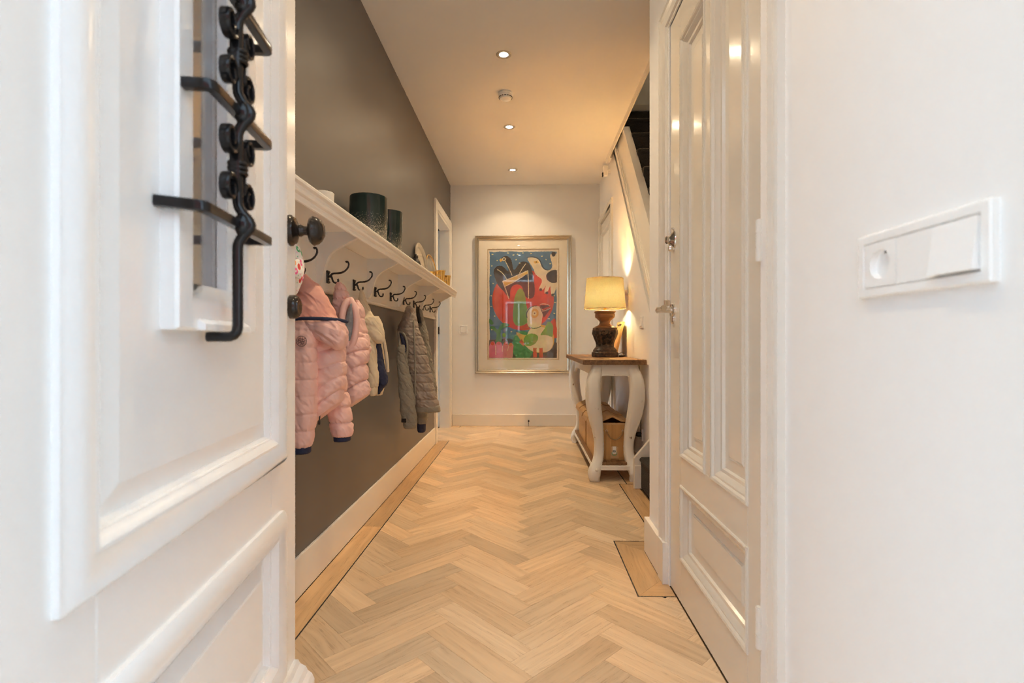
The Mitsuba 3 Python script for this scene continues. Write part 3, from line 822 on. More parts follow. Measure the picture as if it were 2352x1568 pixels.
# ---- beige hooded jacket
j3 = thing('jacket', 'beige hooded jacket with navy lining hanging in the middle of the rack', 'jacket')
strand('hanger_loop', [hookpt(3) + [-.003, 0, .008], hookpt(3) + [.006, .003, .004], hookpt(3) + [.006, .002, -.02]], .0018, M_BEIGE, j3)
add('torso', loft([(1.045, -.797, -.740), (1.0, -.795, -.728), (.916, -.781, -.712), (.808, -.770, -.703), (.722, -.759, -.707), (.685, -.750, -.716)], [.04, .055, .06, .06, .055, .04], 2.535, wr=.006, seed=21), M_BEIGE, j3, smooth=True)
add('hood', loft([(1.205, -.799, -.791), (1.18, -.805, -.781), (1.147, -.808, -.770), (1.094, -.81, -.747), (1.053, -.806, -.728), (1.015, -.798, -.717)], [.006, .016, .028, .042, .05, .04], 2.46, wr=.007, seed=22, wf=16), M_BEIGE, j3, smooth=True)
add('hood_fold', loft([(1.070, -.772, -.700), (1.062, -.777, -.695), (1.031, -.779, -.683), (.989, -.761, -.675), (.958, -.729, -.673), (.940, -.709, -.681)], [.03, .045, .055, .055, .045, .015], 2.42, wr=.006, seed=23, wf=18), M_BEIGE, j3, smooth=True)
add('sleeve', loft([(1.035, -.775, -.726), (.989, -.771, -.715), (.917, -.758, -.707), (.815, -.750, -.697), (.758, -.745, -.693), (.735, -.740, -.699)], [.03, .04, .042, .044, .042, .034], 2.40, wr=.005, seed=24), M_BEIGE, j3, smooth=True)
add('cuff', loft([(.742, -.738, -.700), (.730, -.737, -.699), (.706, -.735, -.702), (.695, -.730, -.707)], [.030, .032, .030, .024], 2.40, wr=.002, seed=25), M_BEIGE, j3, smooth=True)
add('lining', loft([(.985, -.733, -.716), (.979, -.734, -.714), (.916, -.732, -.700), (.833, -.726, -.686), (.787, -.722, -.673), (.749, -.717, -.669), (.722, -.715, -.690), (.695, -.716, -.708)], [.02, .03, .035, .035, .033, .03, .022, .008], 2.47, wr=.005, seed=26, wf=30), M_NAVY, j3, smooth=True, label='navy quilted lining of the open front')
strand('front_edge', [(-.700, 2.49, .985), (-.692, 2.50, .93), (-.684, 2.51, .86), (-.682, 2.515, .80)], .009, M_BEIGE, j3, 30)

# ---- taupe quilted jacket
j4 = thing('jacket', 'taupe quilted jacket with grey rib hem near the far end of the rack', 'jacket')
strand('hanger_loop', [hookpt(6) + [-.003, 0, .008], hookpt(6) + [.006, -.003, .004], hookpt(6) + [.010, -.04, -.012], hookpt(6) + [.02, -.10, -.024]], .002, M_OLIVE, j4)
add('shoulder', loft([(1.184, -.778, -.752), (1.165, -.786, -.742), (1.132, -.795, -.726), (1.061, -.826, -.706), (1.027, -.840, -.695), (.99, -.830, -.683), (.955, -.812, -.680)], [.012, .025, .045, .055, .058, .055, .05], 3.335, seams=(1.13, 1.085, 1.04), puff=.006, wr=.005, seed=31), M_TAUPE, j4, smooth=True)
add('torso', loft([(1.03, -.815, -.700), (.985, -.800, -.680), (.933, -.795, -.661), (.820, -.780, -.632), (.706, -.758, -.607), (.593, -.735, -.581), (.528, -.723, -.566)], [.05, .06, .065, .068, .07, .07, .066], 3.33, seams=(.985, .925, .865, .805, .745, .685, .63, .575), puff=.009, wr=.006, seed=32, wf=24), M_TAUPE, j4, smooth=True)
add('hem', loft([(.536, -.720, -.566), (.530, -.723, -.562), (.516, -.723, -.558), (.498, -.721, -.556), (.492, -.716, -.560)], [.062, .066, .067, .065, .058], 3.33, wr=.002, seed=33), M_OLIVE, j4, smooth=True)
add('sleeve', loft([(.93, -.80, -.770), (.906, -.815, -.761), (.823, -.823, -.750), (.767, -.817, -.742), (.684, -.809, -.725), (.573, -.803, -.706), (.490, -.795, -.692), (.440, -.785, -.690)], [.02, .03, .042, .046, .048, .048, .046, .040], 3.245, wr=.006, seed=34), M_OLIVE, j4, smooth=True)
add('cuff', loft([(.446, -.784, -.693), (.438, -.783, -.692), (.408, -.777, -.697), (.398, -.772, -.704)], [.038, .040, .038, .030], 3.245, wr=.003, seed=35), M_OLIVE, j4, smooth=True)
add('armhole_lining', loft([(1.002, -.806, -.798), (.961, -.796, -.769), (.906, -.788, -.755), (.852, -.785, -.758), (.800, -.780, -.769)], [.006, .012, .015, .014, .006], 3.255, ylean=-.10, wr=.002, seed=36), M_NAVY, j4, smooth=True, label='navy lining in the open armhole')
strand('armhole_rim', [(-.812, 3.258, 1.012), (-.806, 3.246, .96), (-.800, 3.235, .90), (-.796, 3.228, .85), (-.782, 3.222, .795), (-.758, 3.226, .845), (-.749, 3.230, .90), (-.758, 3.240, .96), (-.784, 3.252, 1.005), (-.812, 3.258, 1.012)], .0065, M_OLIVE, j4, 60)
add('sleeve', loft([(.545, -.735, -.655), (.510, -.737, -.652), (.452, -.731, -.658), (.400, -.728, -.668)], [.04, .045, .044, .036], 3.43, wr=.005, seed=37), M_OLIVE, j4, smooth=True)
add('cuff', loft([(.402, -.730, -.672), (.392, -.730, -.671), (.352, -.727, -.673), (.342, -.722, -.678)], [.034, .036, .036, .030], 3.43, wr=.002, seed=38), M_NAVY, j4, smooth=True, label='navy cuff of the far sleeve')
tg = add('label_tag', place(box(-.016, .016, -.0015, .0015, -.012, .012, .0006), (-.765, 3.198, .455), (.985, -.17, 0), (.17, .985, 0), (0, 0, 1)), M_BLACK, j4, label='small black brand tag')

strand('zip', [(-.722, 3.290, 1.085), (-.716, 3.268, 1.03), (-.712, 3.262, .95), (-.708, 3.259, .85), (-.706, 3.257, .72), (-.708, 3.257, .60), (-.710, 3.259, .54)], .0048, M_OLIVE, j4)
# ---- thin olive coat behind
j5 = thing('coat', 'thin grey-olive coat with black loop hanging last on the rack', 'coat')
strand('hanger_loop', [hookpt(7) + [-.003, -.002, .006], hookpt(7) + [.004, -.03, -.004], hookpt(7) + [.008, -.050, -.035], hookpt(7) + [.016, -.052, -.075], hookpt(7) + [.022, -.050, -.115]], .0115, M_BLACK, j5, flat=(1.15, .4), up=(1, 0, 0))
add('body', loft([(1.19, -.800, -.775), (1.17, -.803, -.765), (1.092, -.800, -.742), (.898, -.775, -.703), (.738, -.750, -.677), (.600, -.725, -.656), (.561, -.712, -.656)], [.015, .025, .035, .04, .042, .04, .03], 3.775, wr=.006, seed=41), M_OLIVE, j5, smooth=True)

# ------------------------------------------------------------------ things on the shelf
ST = 1.4135


def at_z(m, x, y, z):
    m = m.copy()
    m.apply_translation([x, y, z])
    return m


def cup_prof(r0, r1, h, t=.003, bulge=0.0, foot=0.0):
    o = [(r0 - .003, 0), (r0, .003)]
    for k in np.linspace(.1, .95, 12):
        o.append((r0 + (r1 - r0) * k + bulge * math.sin(math.pi * k), h * k))
    o += [(r1, h - .002), (r1 - .0015, h), (r1 - t, h - .001)]
    for k in np.linspace(.95, .06, 10):
        o.append((r0 + (r1 - r0) * k + bulge * math.sin(math.pi * k) - t, h * k))
    return o + [(0, h * .06)]


cd = thing('candle_cup', 'small white candle cup at the near end of the shelf', 'candle')
add('cup', at_z(lathe(cup_prof(.036, .040, .087, .003), 40, True), -.752, 1.885, ST), mat('white_ceramic', pr((.72, .69, .63), .35)), cd, smooth=35)
add('wax', at_z(lathe([(0, .05), (.034, .05), (.034, .070), (0, .068)], 30, False), -.752, 1.885, ST), mat('cream_wax', pr((.78, .72, .6), .5)), cd, smooth=30)
add('wick', at_z(lathe([(.0012, .068), (.001, .078)], 8), -.752, 1.885, ST), M_BLACK, cd)
v1 = add('vase', at_z(lathe(cup_prof(.080, .086, .2155, .005, .004), 64), -.742, 2.405, ST), M_VASE, smooth=35)
tag(v1, 'larger dark teal glass vase with white speckles near its foot on the shelf', 'vase')
v2 = add('vase', at_z(lathe(cup_prof(.062, .070, .245, .005, .003), 64), -.748, 2.80, ST), M_VASE, smooth=35)
tag(v2, 'taller narrower dark teal glass vase partly hidden behind the larger one', 'vase')


def leaning_plate(y, r, z0, tiltdeg, x0, mt, name, rim=.35, yaw=0.0):
    prof_ = [(0, 0), (r * (1 - rim), 0), (r * (1 - rim) + .008, .006), (r - .004, .012), (r, .013), (r, .016), (r - .006, .0155), (r * (1 - rim) + .006, .010), (r * (1 - rim) - .004, .004), (0, .004)]
    m_ = lathe(prof_, 64, False)
    tl_ = math.radians(tiltdeg)
    n_ = np.array([math.cos(tl_) * math.cos(yaw), -math.cos(tl_) * math.sin(yaw), math.sin(tl_)])
    ey = np.array([math.sin(yaw), math.cos(yaw), 0])
    ez = np.cross(n_, ey)
    return place(m_, (x0, y, z0 + r * abs(ez[2])), ey, ez, n_)


pl1 = add('plate', leaning_plate(3.98, .152, ST + .001, 9, -.822, M_SILVER, 'plate', .3, .10), M_SILVER, smooth=35)
tag(pl1, 'large round silver plate leaning against the wall on the shelf', 'plate')
pl2 = thing('plate', 'smaller gold-rimmed silver plate leaning right of the large silver plate', 'plate')
pm2 = leaning_plate(4.27, .130, ST + .001, 10, -.800, M_BRASS, 'p', .22, .12)
add('dish', pm2, M_SILVER, pl2, smooth=35)
tl_ = math.radians(10)
rimt = trimesh.creation.torus(.127, .006, major_sections=64, minor_sections=10)
n_ = np.array([math.cos(tl_) * math.cos(.12), -math.cos(tl_) * math.sin(.12), math.sin(tl_)])
ey_ = np.array([math.sin(.12), math.cos(.12), 0])
ez_ = np.cross(n_, ey_)
add('rim', place(rimt, np.array([-.800, 4.27, ST + .001 + .130 * ez_[2]]) + n_ * .0145, ey_, ez_, n_), M_BRASS, pl2, smooth=True)
fg = thing('ornament', 'small dark metal ornament standing against the wall left of the silver plate', 'ornament')
add('figure', at_z(lathe([(.0, 0), (.035, 0), (.036, .01), (.022, .02), (.018, .05), (.032, .08), (.036, .105), (.028, .13), (.014, .15), (.016, .165), (.010, .18), (0, .184)], 32, False), -.812, 3.78, ST), M_HOOK, fg, smooth=35)
add('finial', at_z(trimesh.creation.icosphere(2, .012), -.805, 3.78, ST + .172), M_SILVER, fg, smooth=True)
for i, (x, y, r, h, lab) in enumerate(((-.742, 4.03, .030, .085, 'brass goblet nearest the plates, first of the row on the shelf'), (-.728, 4.20, .032, .108, 'widest brass goblet, second of the row on the shelf'), (-.722, 4.365, .034, .140, 'tall brass goblet in the middle of the row at the shelf end'), (-.716, 4.48, .026, .098, 'slim brass goblet, fourth of the row on the shelf'), (-.704, 4.60, .027, .128, 'last brass goblet at the far end of the shelf'))):
    g = thing('goblet', lab, 'goblet', 'brass goblets on the shelf')
    add('bowl', at_z(lathe([(0, 0), (r * .8, 0), (r * .82, .006), (r * .55, .012), (r * .62, .03), (r * .78, .05), (r * .88, h * .8), (r * 1.05, h - .004), (r * 1.12, h - .001), (r * 1.1, h), (r * .95, h - .004), (r * .8, h * .8), (0, h * .5)], 40, False), x, y, ST), M_BRASS, g, smooth=35)
    rb = trimesh.creation.torus(r * .86, .0022, major_sections=36, minor_sections=8)
    add('band', at_z(rb, x, y, ST + h * .72), M_SILVER if i % 2 else M_BRASS, g, smooth=True)

# ------------------------------------------------------------------ console table
ct = thing('console_table', 'white console table with curved legs and dark wooden top on the right', 'console table')
TX0, TX1, TY0, TY1 = .384, .811, 3.467, 4.930
add('tabletop', box(TX0, TX1, TY0, TY1, .793, .827, .004), M_TABLE, ct)
lx0, lx1, ly0, ly1 = .486, .722, 3.535, 4.825
legz = [.793, .76, .70, .62, .54, .456, .351, .247, .143, .09, .05, .02, 0]
lego = [0, .004, .022, .031, .028, .016, -.005, -.017, -.009, .010, .022, .018, .004]
legr = [.038, .040, .047, .050, .051, .049, .040, .033, .035, .041, .043, .036, .028]
for sx, sy, cx, cy in ((-1, -1, lx0, ly0), (1, -1, lx1, ly0), (-1, 1, lx0, ly1), (1, 1, lx1, ly1)):
    pts = [(cx + sx * o, cy + sy * o, z) for z, o in zip(legz, lego)]
    lm = tube(pts, legr, 28, 70, up=(sx * 1.0, 0, 0), expo=2.9)
    lk_ = add('leg', lm, M_TPAINT, ct, smooth=50)
    b = trimesh.creation.icosphere(2, .011)
    add('scroll_toe', at_z(b, cx + sx * .010, cy + sy * .064 if sy < 0 else cy + .064, .085), M_TPAINT, lk_, smooth=True)


def apron(a0, a1, arch):
    s_ = np.linspace(0, 1, 30)
    low = .718 - .0 * s_ + 0 * s_
    low = np.where(s_ < .16, .66 + (.718 - .66) * np.sin(np.pi / 2 * np.clip(s_ / .16, 0, 1)), low)
    low = np.where(s_ > .84, .66 + (.718 - .66) * np.sin(np.pi / 2 * np.clip((1 - s_) / .16, 0, 1)), low)
    return shapely.Polygon([(a0, .793)] + [(a0 + (a1 - a0) * t, z) for t, z in zip(s_, low)] + [(a1, .793)])


for y in (ly0 - .032, ly1 + .012):
    add('apron', place(extrude(apron(lx0, lx1, 0), .020), (0, y + .02, 0), (1, 0, 0), (0, 0, 1), (0, -1, 0)), M_TPAINT, ct)
s_ = np.linspace(0, 1, 30)
ap = np.array(apron(lx0, lx1, 0).exterior.coords)[1:31]
for y in (ly0 - .034, ly1 + .034):
    add('apron_bead', tube([(x, y, z + .002) for x, z in ap], .0045, 8), M_TPAINT, ct, smooth=40)
for x in (lx0 - .032, lx1 + .012):
    add('apron', place(extrude(apron(ly0, ly1, 0), .020), (x, 0, 0), (0, 1, 0), (0, 0, 1), (1, 0, 0)), M_TPAINT, ct)
for k in range(3):
    xa = .455 + k * .0965
    add('shelf_plank', box(xa, xa + .0955, 3.512, 4.848, .110, .128, .002), M_TABLE, ct)
add('shelf_rail', MB(box(.47, .735, 3.492, 3.512, .078, .108, .002), box(.47, .735, 4.85, 4.87, .078, .108, .002), box(.452, .47, 3.51, 4.85, .082, .109, .002), box(.726, .744, 3.51, 4.85, .082, .109, .002)).mesh(), M_TPAINT, ct)

# ---- bamboo boxes on the lower shelf
for i, (y0, y1, lab) in enumerate(((3.585, 4.09, 'nearer bamboo box with paper tag on the lower shelf of the console table'), (4.16, 4.66, 'farther bamboo box on the lower shelf of the console table'))):
    bxk = thing('storage_box', lab, 'box', 'bamboo storage boxes under the console table')
    x0, x1, zb, zt = .480, .712, .1285, .385
    hx = MB(box(x0, x1, y0, y0 + .008, zb, zt), box(x0, x1, y1 - .008, y1, zb, zt), box(x0, x0 + .008, y0 + .008, y1 - .008, zb, zt), box(x1 - .008, x1, y0 + .008, y1 - .008, zb, zt), box(x0 + .008, x1 - .008, y0 + .008, y1 - .008, zb, zb + .006))
    bk = add('body', hx.mesh(), M_BAMBOO, bxk)
    # lid in two folding halves with a raised fold and flaps over the hall side
    lp = [(x0 - .030, zt + .012 - .05), (x0 - .024, zt - .010), (x0 - .004, zt + .010), (x0 + .05, zt + .020 + .012 * i), (x0 + .12, zt + .052), (x0 + .13, zt + .050), (x0 + .19, zt + .018), (x1 + .006, zt + .012), (x1 + .006, zt + .005), (x0 + .18, zt + .010), (x0 + .12, zt + .040), (x0 + .05, zt + .010), (x0 - .002, zt + .001), (x0 - .018, zt - .014), (x0 - .024, zt - .038)]
    ym = (y0 + y1) / 2
    for a_, b_, dzl in ((y0 - .004, ym - .003, 0), (ym + .003, y1 + .004, .006)):
        add('lid_half', place(extrude(shapely.Polygon(lp).buffer(0), b_ - a_), (0, a_, dzl), (1, 0, 0), (0, 0, 1), (0, 1, 0)), M_LID, bxk)
    add('edge_band', box(x0 - .001, x1 + .001, y0 - .002, y0 + .0005, zt - .012, zt - .001), M_CARD, bxk)
    rr = MB()
    for xq in (.560, .672):
        rr.add(place(trimesh.creation.torus(.007, .002, major_sections=20, minor_sections=8), (xq, y0 - .003, .330), (1, 0, 0), (0, 0, 1), (0, 1, 0)))
    add('ring', rr, M_CHROME, bxk, smooth=True)
    strand('rope_handle', [(.560, y0 - .006, .328), (.578, y0 - .010, .292), (.616, y0 - .012, .270), (.654, y0 - .010, .292), (.672, y0 - .006, .328)], .0042, M_ROPE, bxk)
    if i == 0:
        tgk = add('tag', box(.586, .642, y0 - .006, y0 - .0035, .138, .222, .001), M_CARD, bxk, label='small brown paper tag with white label and green emblem')
        add('sticker', box(.600, .626, y0 - .0068, y0 - .006, .172, .2225), M_PAPER, tgk)
        gx, gz, gy = .613, .176, y0 - .0072
        arc_ = [(gx + .017 * math.cos(t), gy, gz + .015 * math.sin(t)) for t in np.linspace(math.radians(150), math.radians(385), 24)]
        add('emblem', tube(arc_, .0018, 8), M_GREENINK, tgk)
        add('print_bar', MB(*[box(.603 + .004 * k, .6055 + .004 * k, gy - .0002, gy + .0004, .182, .196) for k in range(5)]), M_BLACK, tgk)

# ---- table lamp
tl = thing('table_lamp', 'table lamp with beige linen shade and dark carved wooden base on the console', 'lamp')
LX, LY, LZ = .636, 4.16, .8275
sec = [(0, .094), (.004, .097), (.030, .097), (.036, .094), (.039, .088), (.046, .086), (.052, .086), (.060, .080), (.070, .074), (.082, .069), (.095, .068), (.112, .071), (.135, .079), (.160, .088), (.182, .094), (.200, .096), (.216, .094), (.228, .089), (.233, .089), (.236, .078), (.240, .076), (.244, .073), (.250, .056), (.262, .044), (.276, .040), (.288, .044), (.300, .056), (.312, .066), (.318, .070), (.336, .072), (.344, .071), (.348, .066), (.352, .074), (.362, .078), (.368, .074), (.372, .050), (.373, .010)]
secz = np.array([s_[0] for s_ in sec])
secr = np.array([s_[1] for s_ in sec])
nz, na = 150, 96
qs = np.linspace(0, secz[-1], nz)
rq = PchipInterpolator(secz, secr)(qs)
aa = np.linspace(0, 2 * np.pi, na, endpoint=False)
ex = np.where((qs[:, None] > .24) & (qs[:, None] < .31), 3.0, 5.5)
den = (np.abs(np.cos(aa))[None] ** ex + np.abs(np.sin(aa))[None] ** ex) ** (1 / ex)
rad = rq[:, None] / den
X_, Y_, Z_ = rad * np.cos(aa), rad * np.sin(aa), qs[:, None] + 0 * aa
rel = np.zeros_like(X_)
# carved scrollwork on the four faces of the urn
for fa in range(4):
    fc = fa * np.pi / 2
    loc = np.sin(aa - fc) * (np.cos(aa - fc) > .55)
    sx_ = (rad * np.sin(aa - fc))
    on = (np.cos(aa - fc) > .62)[None] & (qs[:, None] > .075) & (qs[:, None] < .225)
    for (cx_, cz_, rr_) in ((-.035, .190, .020), (.035, .190, .020), (-.022, .150, .018), (.022, .150, .018), (-.022, .112, .015), (.022, .112, .015), (0, .172, .012), (0, .128, .011)):
        d_ = np.hypot(sx_ - cx_, qs[:, None] - cz_)
        an_ = np.arctan2(qs[:, None] - cz_, np.abs(sx_) * 1.0 - abs(cx_))
        rel += on * .0048 * np.cos(np.clip(d_ / rr_, 0, 1) * np.pi * 3.2 + an_) * (d_ < rr_ * 1.25)
    rel -= on * .004
nrm = np.stack([np.cos(aa)[None] + 0 * X_, np.sin(aa)[None] + 0 * X_], 0)
X_, Y_ = X_ + rel * nrm[0], Y_ + rel * nrm[1]
lv_ = np.stack([X_, Y_, Z_], -1).reshape(-1, 3)
lv_, lf_ = cap_ends(lv_, ring_faces(nz, na), nz, na)
ca_, sa_ = math.cos(math.radians(4)), math.sin(math.radians(4))
add('base', place(mk(lv_, lf_), (LX, LY, LZ), (ca_, sa_, 0), (-sa_, ca_, 0), (0, 0, 1)), M_LBASE, tl, smooth=28)
add('neck', at_z(lathe([(.012, .37), (.012, .395), (.016, .398), (.016, .43), (0, .43)], 20, False), LX, LY, LZ), M_BRASS, tl, smooth=30)
sh0, sh1, zs0, zs1 = .1665, .146, 1.2125, 1.456
shp = [(sh0 + (sh1 - sh0) * k, zs0 + (zs1 - zs0) * k) for k in np.linspace(0, 1, 8)]
add('lamp_shade', at_z(lathe(shp, 72, False), LX, LY, 0), M_SHADE, tl, smooth=35)
M_TRIM = mat('shade_hem', pr((.72, .58, .36), .8))
for r_, z_ in ((sh0, zs0), (sh1, zs1)):
    add('shade_rim', at_z(trimesh.creation.torus(r_, .0018, major_sections=72, minor_sections=6), LX, LY, z_), M_TRIM, tl, smooth=True)
sp = MB()
for k in range(3):
    t_ = k * 2.094 + .4
    sp.add(tube([(LX, LY, 1.235), (LX + sh0 * .985 * math.cos(t_), LY + sh0 * .985 * math.sin(t_), zs0 + .004)], .0018, 6, 6))
add('shade_carrier', sp, M_BRASS, tl)
bulb = at_z(trimesh.creation.icosphere(2, .030), LX, LY, 1.30)
add('bulb', bulb, M_EMIT, tl, smooth=True, emitter={'type': 'area', 'radiance': rgb(BULB)})
strand('cord', [(LX + .085, LY - .05, LZ + .012), (LX + .11, LY - .07, LZ + .030), (LX + .135, LY - .02, LZ + .038), (LX + .155, LY + .03, LZ + .024), (LX + .165, LY + .06, LZ + .006)], .003, M_BLACK, tl)
add('cord_switch', at_z(place(hull(np.vstack([trimesh.creation.icosphere(1, .009).vertices + [-.018, 0, 0], trimesh.creation.icosphere(1, .009).vertices + [.018, 0, 0]])), (0, 0, 0), (.9, -.4, .1), (.4, .9, 0), (-.1, 0, 1)), LX + .118, LY - .10, LZ + .010), M_BLACK, tl, smooth=40)
strand('cord', [(.806, 3.70, .80), (.806, 3.68, .72), (.802, 3.655, .60), (.808, 3.645, .45), (.812, 3.66, .30)], .003, M_BLACK, tl)

fr = thing('picture_frame', 'small pale wooden frame leaning against the wall behind the table lamp', 'picture frame')
fm = rect_frame(.24, .29, [(0, 0), (0, .018), (.022, .018), (.022, 0)])
lean = math.radians(13)
fO, fex, fey = (.742, 4.22, .8285), (0, 1, 0), (math.sin(lean), 0, math.cos(lean))
fez = (-math.cos(lean), 0, math.sin(lean))
M_PALEWOOD = mat('pale_wood', pr(proc(lambda p, n, uv: mix((.52, .32, .13), (.62, .41, .19), fbm(p.x * 30, p.y * 60, p.z * 12, 3))), .5))
add('moulding', place(fm, fO, fex, fey, fez), M_PALEWOOD, fr)
add('backing', place(box(.02, .22, .02, .27, .002, .008), fO, fex, fey, fez), M_CARD, fr)

# ---- wall light, switches and sockets
wl = thing('wall_light', 'small up-and-down wall light glowing behind the table lamp', 'wall light')
WX, WY, WZ0, WZ1 = XS - .088, 4.20, 1.235, 1.455
cyl = lathe([(.036, 0), (.036, WZ1 - WZ0), (.033, WZ1 - WZ0), (.033, .03), (.030, .03), (.030, WZ1 - WZ0 - .02), (.0, WZ1 - WZ0 - .02)], 40, False)
outer_ = MB(lathe([(.034, 0), (.036, .001), (.036, WZ1 - WZ0 - .001), (.034, WZ1 - WZ0), (.031, WZ1 - WZ0), (.031, WZ1 - WZ0 - .024), (.0, WZ1 - WZ0 - .024)], 40, False))
outer_.add(lathe([(.034, 0), (.031, 0), (.031, .024), (.0, .024)], 40, False))
add('body', at_z(outer_.mesh(), WX, WY, WZ0), M_SATIN, wl, smooth=30)
add('wall_mount', box(WX + .03, XS + .001, WY - .02, WY + .02, 1.32, 1.37, .002), M_SATIN, wl)
for z_, d_ in ((WZ1 - .022, 1), (WZ0 + .022, -1)):
    a_ = np.linspace(0, 2 * np.pi, 24, endpoint=False)
    v_ = np.vstack([np.stack([.026 * np.cos(a_), .026 * np.sin(a_), 0 * a_], -1), [[0, 0, 0]]])
    j_ = np.arange(24)
    f_ = np.stack([j_, (j_ + 1) % 24, 0 * j_ + 24], -1)
    add('lamp', at_z(mk(v_, f_ if d_ > 0 else f_[:, ::-1]), WX, WY, z_), M_EMIT, wl, emitter={'type': 'area', 'radiance': rgb(SCONCE)})


def rocker(key, x, y, z, nrm_, w=.082, h=.082, rock=(.052, .056), label=None):
    """single switch: frame and rocker, mounted on a wall with normal nrm_"""
    eu = np.cross((0, 0, 1), nrm_)
    t = thing('light_switch', label, 'light switch')
    fmk = rect_frame(w, h, [(0, 0), (0, .007), (.002, .009), (.012, .009), (.013, .006), (.013, 0)])
    fmk.apply_translation([-w / 2, -h / 2, 0])
    add('frame', place(fmk, (x, y, z), eu, (0, 0, 1), nrm_), M_PLASTIC, t)
    rk = hull([(sx * rock[0] / 2, sy * rock[1] / 2, zz) for sx in (-1, 1) for sy, zz in ((-1, .014), (1, .008))] + [(sx * rock[0] / 2, sy * rock[1] / 2, .001) for sx in (-1, 1) for sy in (-1, 1)])
    add('rocker', place(rk, (x, y, z), eu, (0, 0, 1), nrm_), M_PLASTIC, t)


rocker('s', -.703, YF, 1.085, (0, -1, 0), .095, .095, (.066, .066), label='square white light switch on the end wall left of the picture')
rocker('s', XS, 3.672, 1.087, (-1, 0, 0), label='white light switch on the wall right of the table lamp')
so = thing('wall_socket', 'white wall socket with a plug low on the wall behind the console table', 'socket')
sof = rect_frame(.082, .082, [(0, 0), (0, .008), (.003, .010), (.014, .010), (.015, .004), (.0, .0)])
add('frame', place(sof.apply_translation([-.041, -.041, 0]), (XS, 3.675, .29), (0, 1, 0), (0, 0, 1), (-1, 0, 0)), M_PLASTIC, so)
add('plate', box(XS - .006, XS - .0005, 3.648, 3.702, .263, .317), M_PLASTIC, so)
add('plug', place(lathe([(.018, 0), (.018, .022), (.012, .034), (.006, .040), (0, .040)], 20, False), (XS - .006, 3.675, .29), (0, 1, 0), (0, 0, 1), (-1, 0, 0)), M_BLACK, so, smooth=30)
# combined panel on the near right wall
sp_ = thing('socket_panel', 'white three-part plate with socket, blank cover and rocker on the near right wall', 'socket panel')
SY0, SY1, SZ0, SZ1 = .619, .861, 1.0205, 1.1195
fw_, fh_ = SY1 - SY0, SZ1 - SZ0
put = lambda m_: place(m_, (XR, SY0, SZ0), (0, 1, 0), (0, 0, 1), (-1, 0, 0))
add('frame', put(rect_frame(fw_, fh_, [(0, 0), (0, .009), (.002, .011), (.0135, .011), (.0145, .006), (.0145, 0)])), M_PLASTIC, sp_)
ins = .015
cellw = (fw_ - 2 * ins) / 3
ph = fh_ - 2 * ins
# the socket is the farthest, the rocker the nearest
add('rocker', put(hull([(ins + u, v, n) for u in (.001, cellw - .001) for v, n in ((ins + .002, .021), (ins + ph - .001, .011), (ins + .002, .002), (ins + ph - .001, .002))])), M_PLASTIC, sp_)
add('blank_cover', put(box(ins + cellw + .0005, ins + 2 * cellw - .0005, ins, ins + ph, .001, .0098, .0008)), M_PLASTIC, sp_)
cell = shapely.box(ins + 2 * cellw + .0005, ins, ins + 3 * cellw, ins + ph).difference(shapely.Point(ins + 2.5 * cellw, ins + ph / 2).buffer(.0225, 24))
sk = add('socket', put(MB(extrude(cell, .0095, .0005), extrude(shapely.Point(ins + 2.5 * cellw, ins + ph / 2).buffer(.0228, 24), .001, -.014 + .0)).mesh()), M_PLASTIC, sp_)
well = lathe([(.0225, .0098), (.0222, -.012), (0, -.0125)], 40, False)
add('well', put(well.apply_translation([ins + 2.5 * cellw, ins + ph / 2, 0])), M_PLASTIC, sk, smooth=30)
add('contact', put(MB(*[box(ins + 2.5 * cellw + a - .0025, ins + 2.5 * cellw + a + .0025, ins + ph / 2 + b - .0025, ins + ph / 2 + b + .0025, -.0124, -.0115 + c) for a, b, c in ((-.0095, 0, 0), (.0095, 0, 0), (0, .0195, .012), (0, -.0195, .012))])), M_HOOK, sk)
# sensor under the ceiling edge, stop on the far baseboard
se = thing('motion_sensor', 'small white sensor box under the ceiling edge by the closet door', 'sensor')
add('housing', box(.755, .80, 5.02, 5.075, 2.565, 2.665, .006), M_PLASTIC, se)
add('bracket', box(.744, .756, 5.03, 5.06, 2.560, 2.600, .002), M_BLACK, se)
add('wall_arm', box(.80, XS + .001, 5.03, 5.06, 2.60, 2.63, .002), M_PLASTIC, se)
ds = thing('door_stop', 'small metal stop on the far baseboard below the picture', 'door stop')
add('spring', place(lathe([(.010, 0), (.010, .004), (.005, .006), (.005, .05), (.009, .052), (.009, .062), (0, .064)], 20, False), (.030, YF - .016, .068), (1, 0, 0), (0, 0, 1), (0, -1, 0)), M_CHROME, ds, smooth=30)
add('tip', place(lathe([(.010, .055), (.010, .068), (0, .069)], 20, False), (.030, YF - .016, .068), (1, 0, 0), (0, 0, 1), (0, -1, 0)), M_BLACK, ds, smooth=30)
add('cord', tube([(.030, YF - .055, .062), (.031, YF - .03, .03), (.032, YF - .02, .002)], .002, 6, 8), M_BLACK, ds)

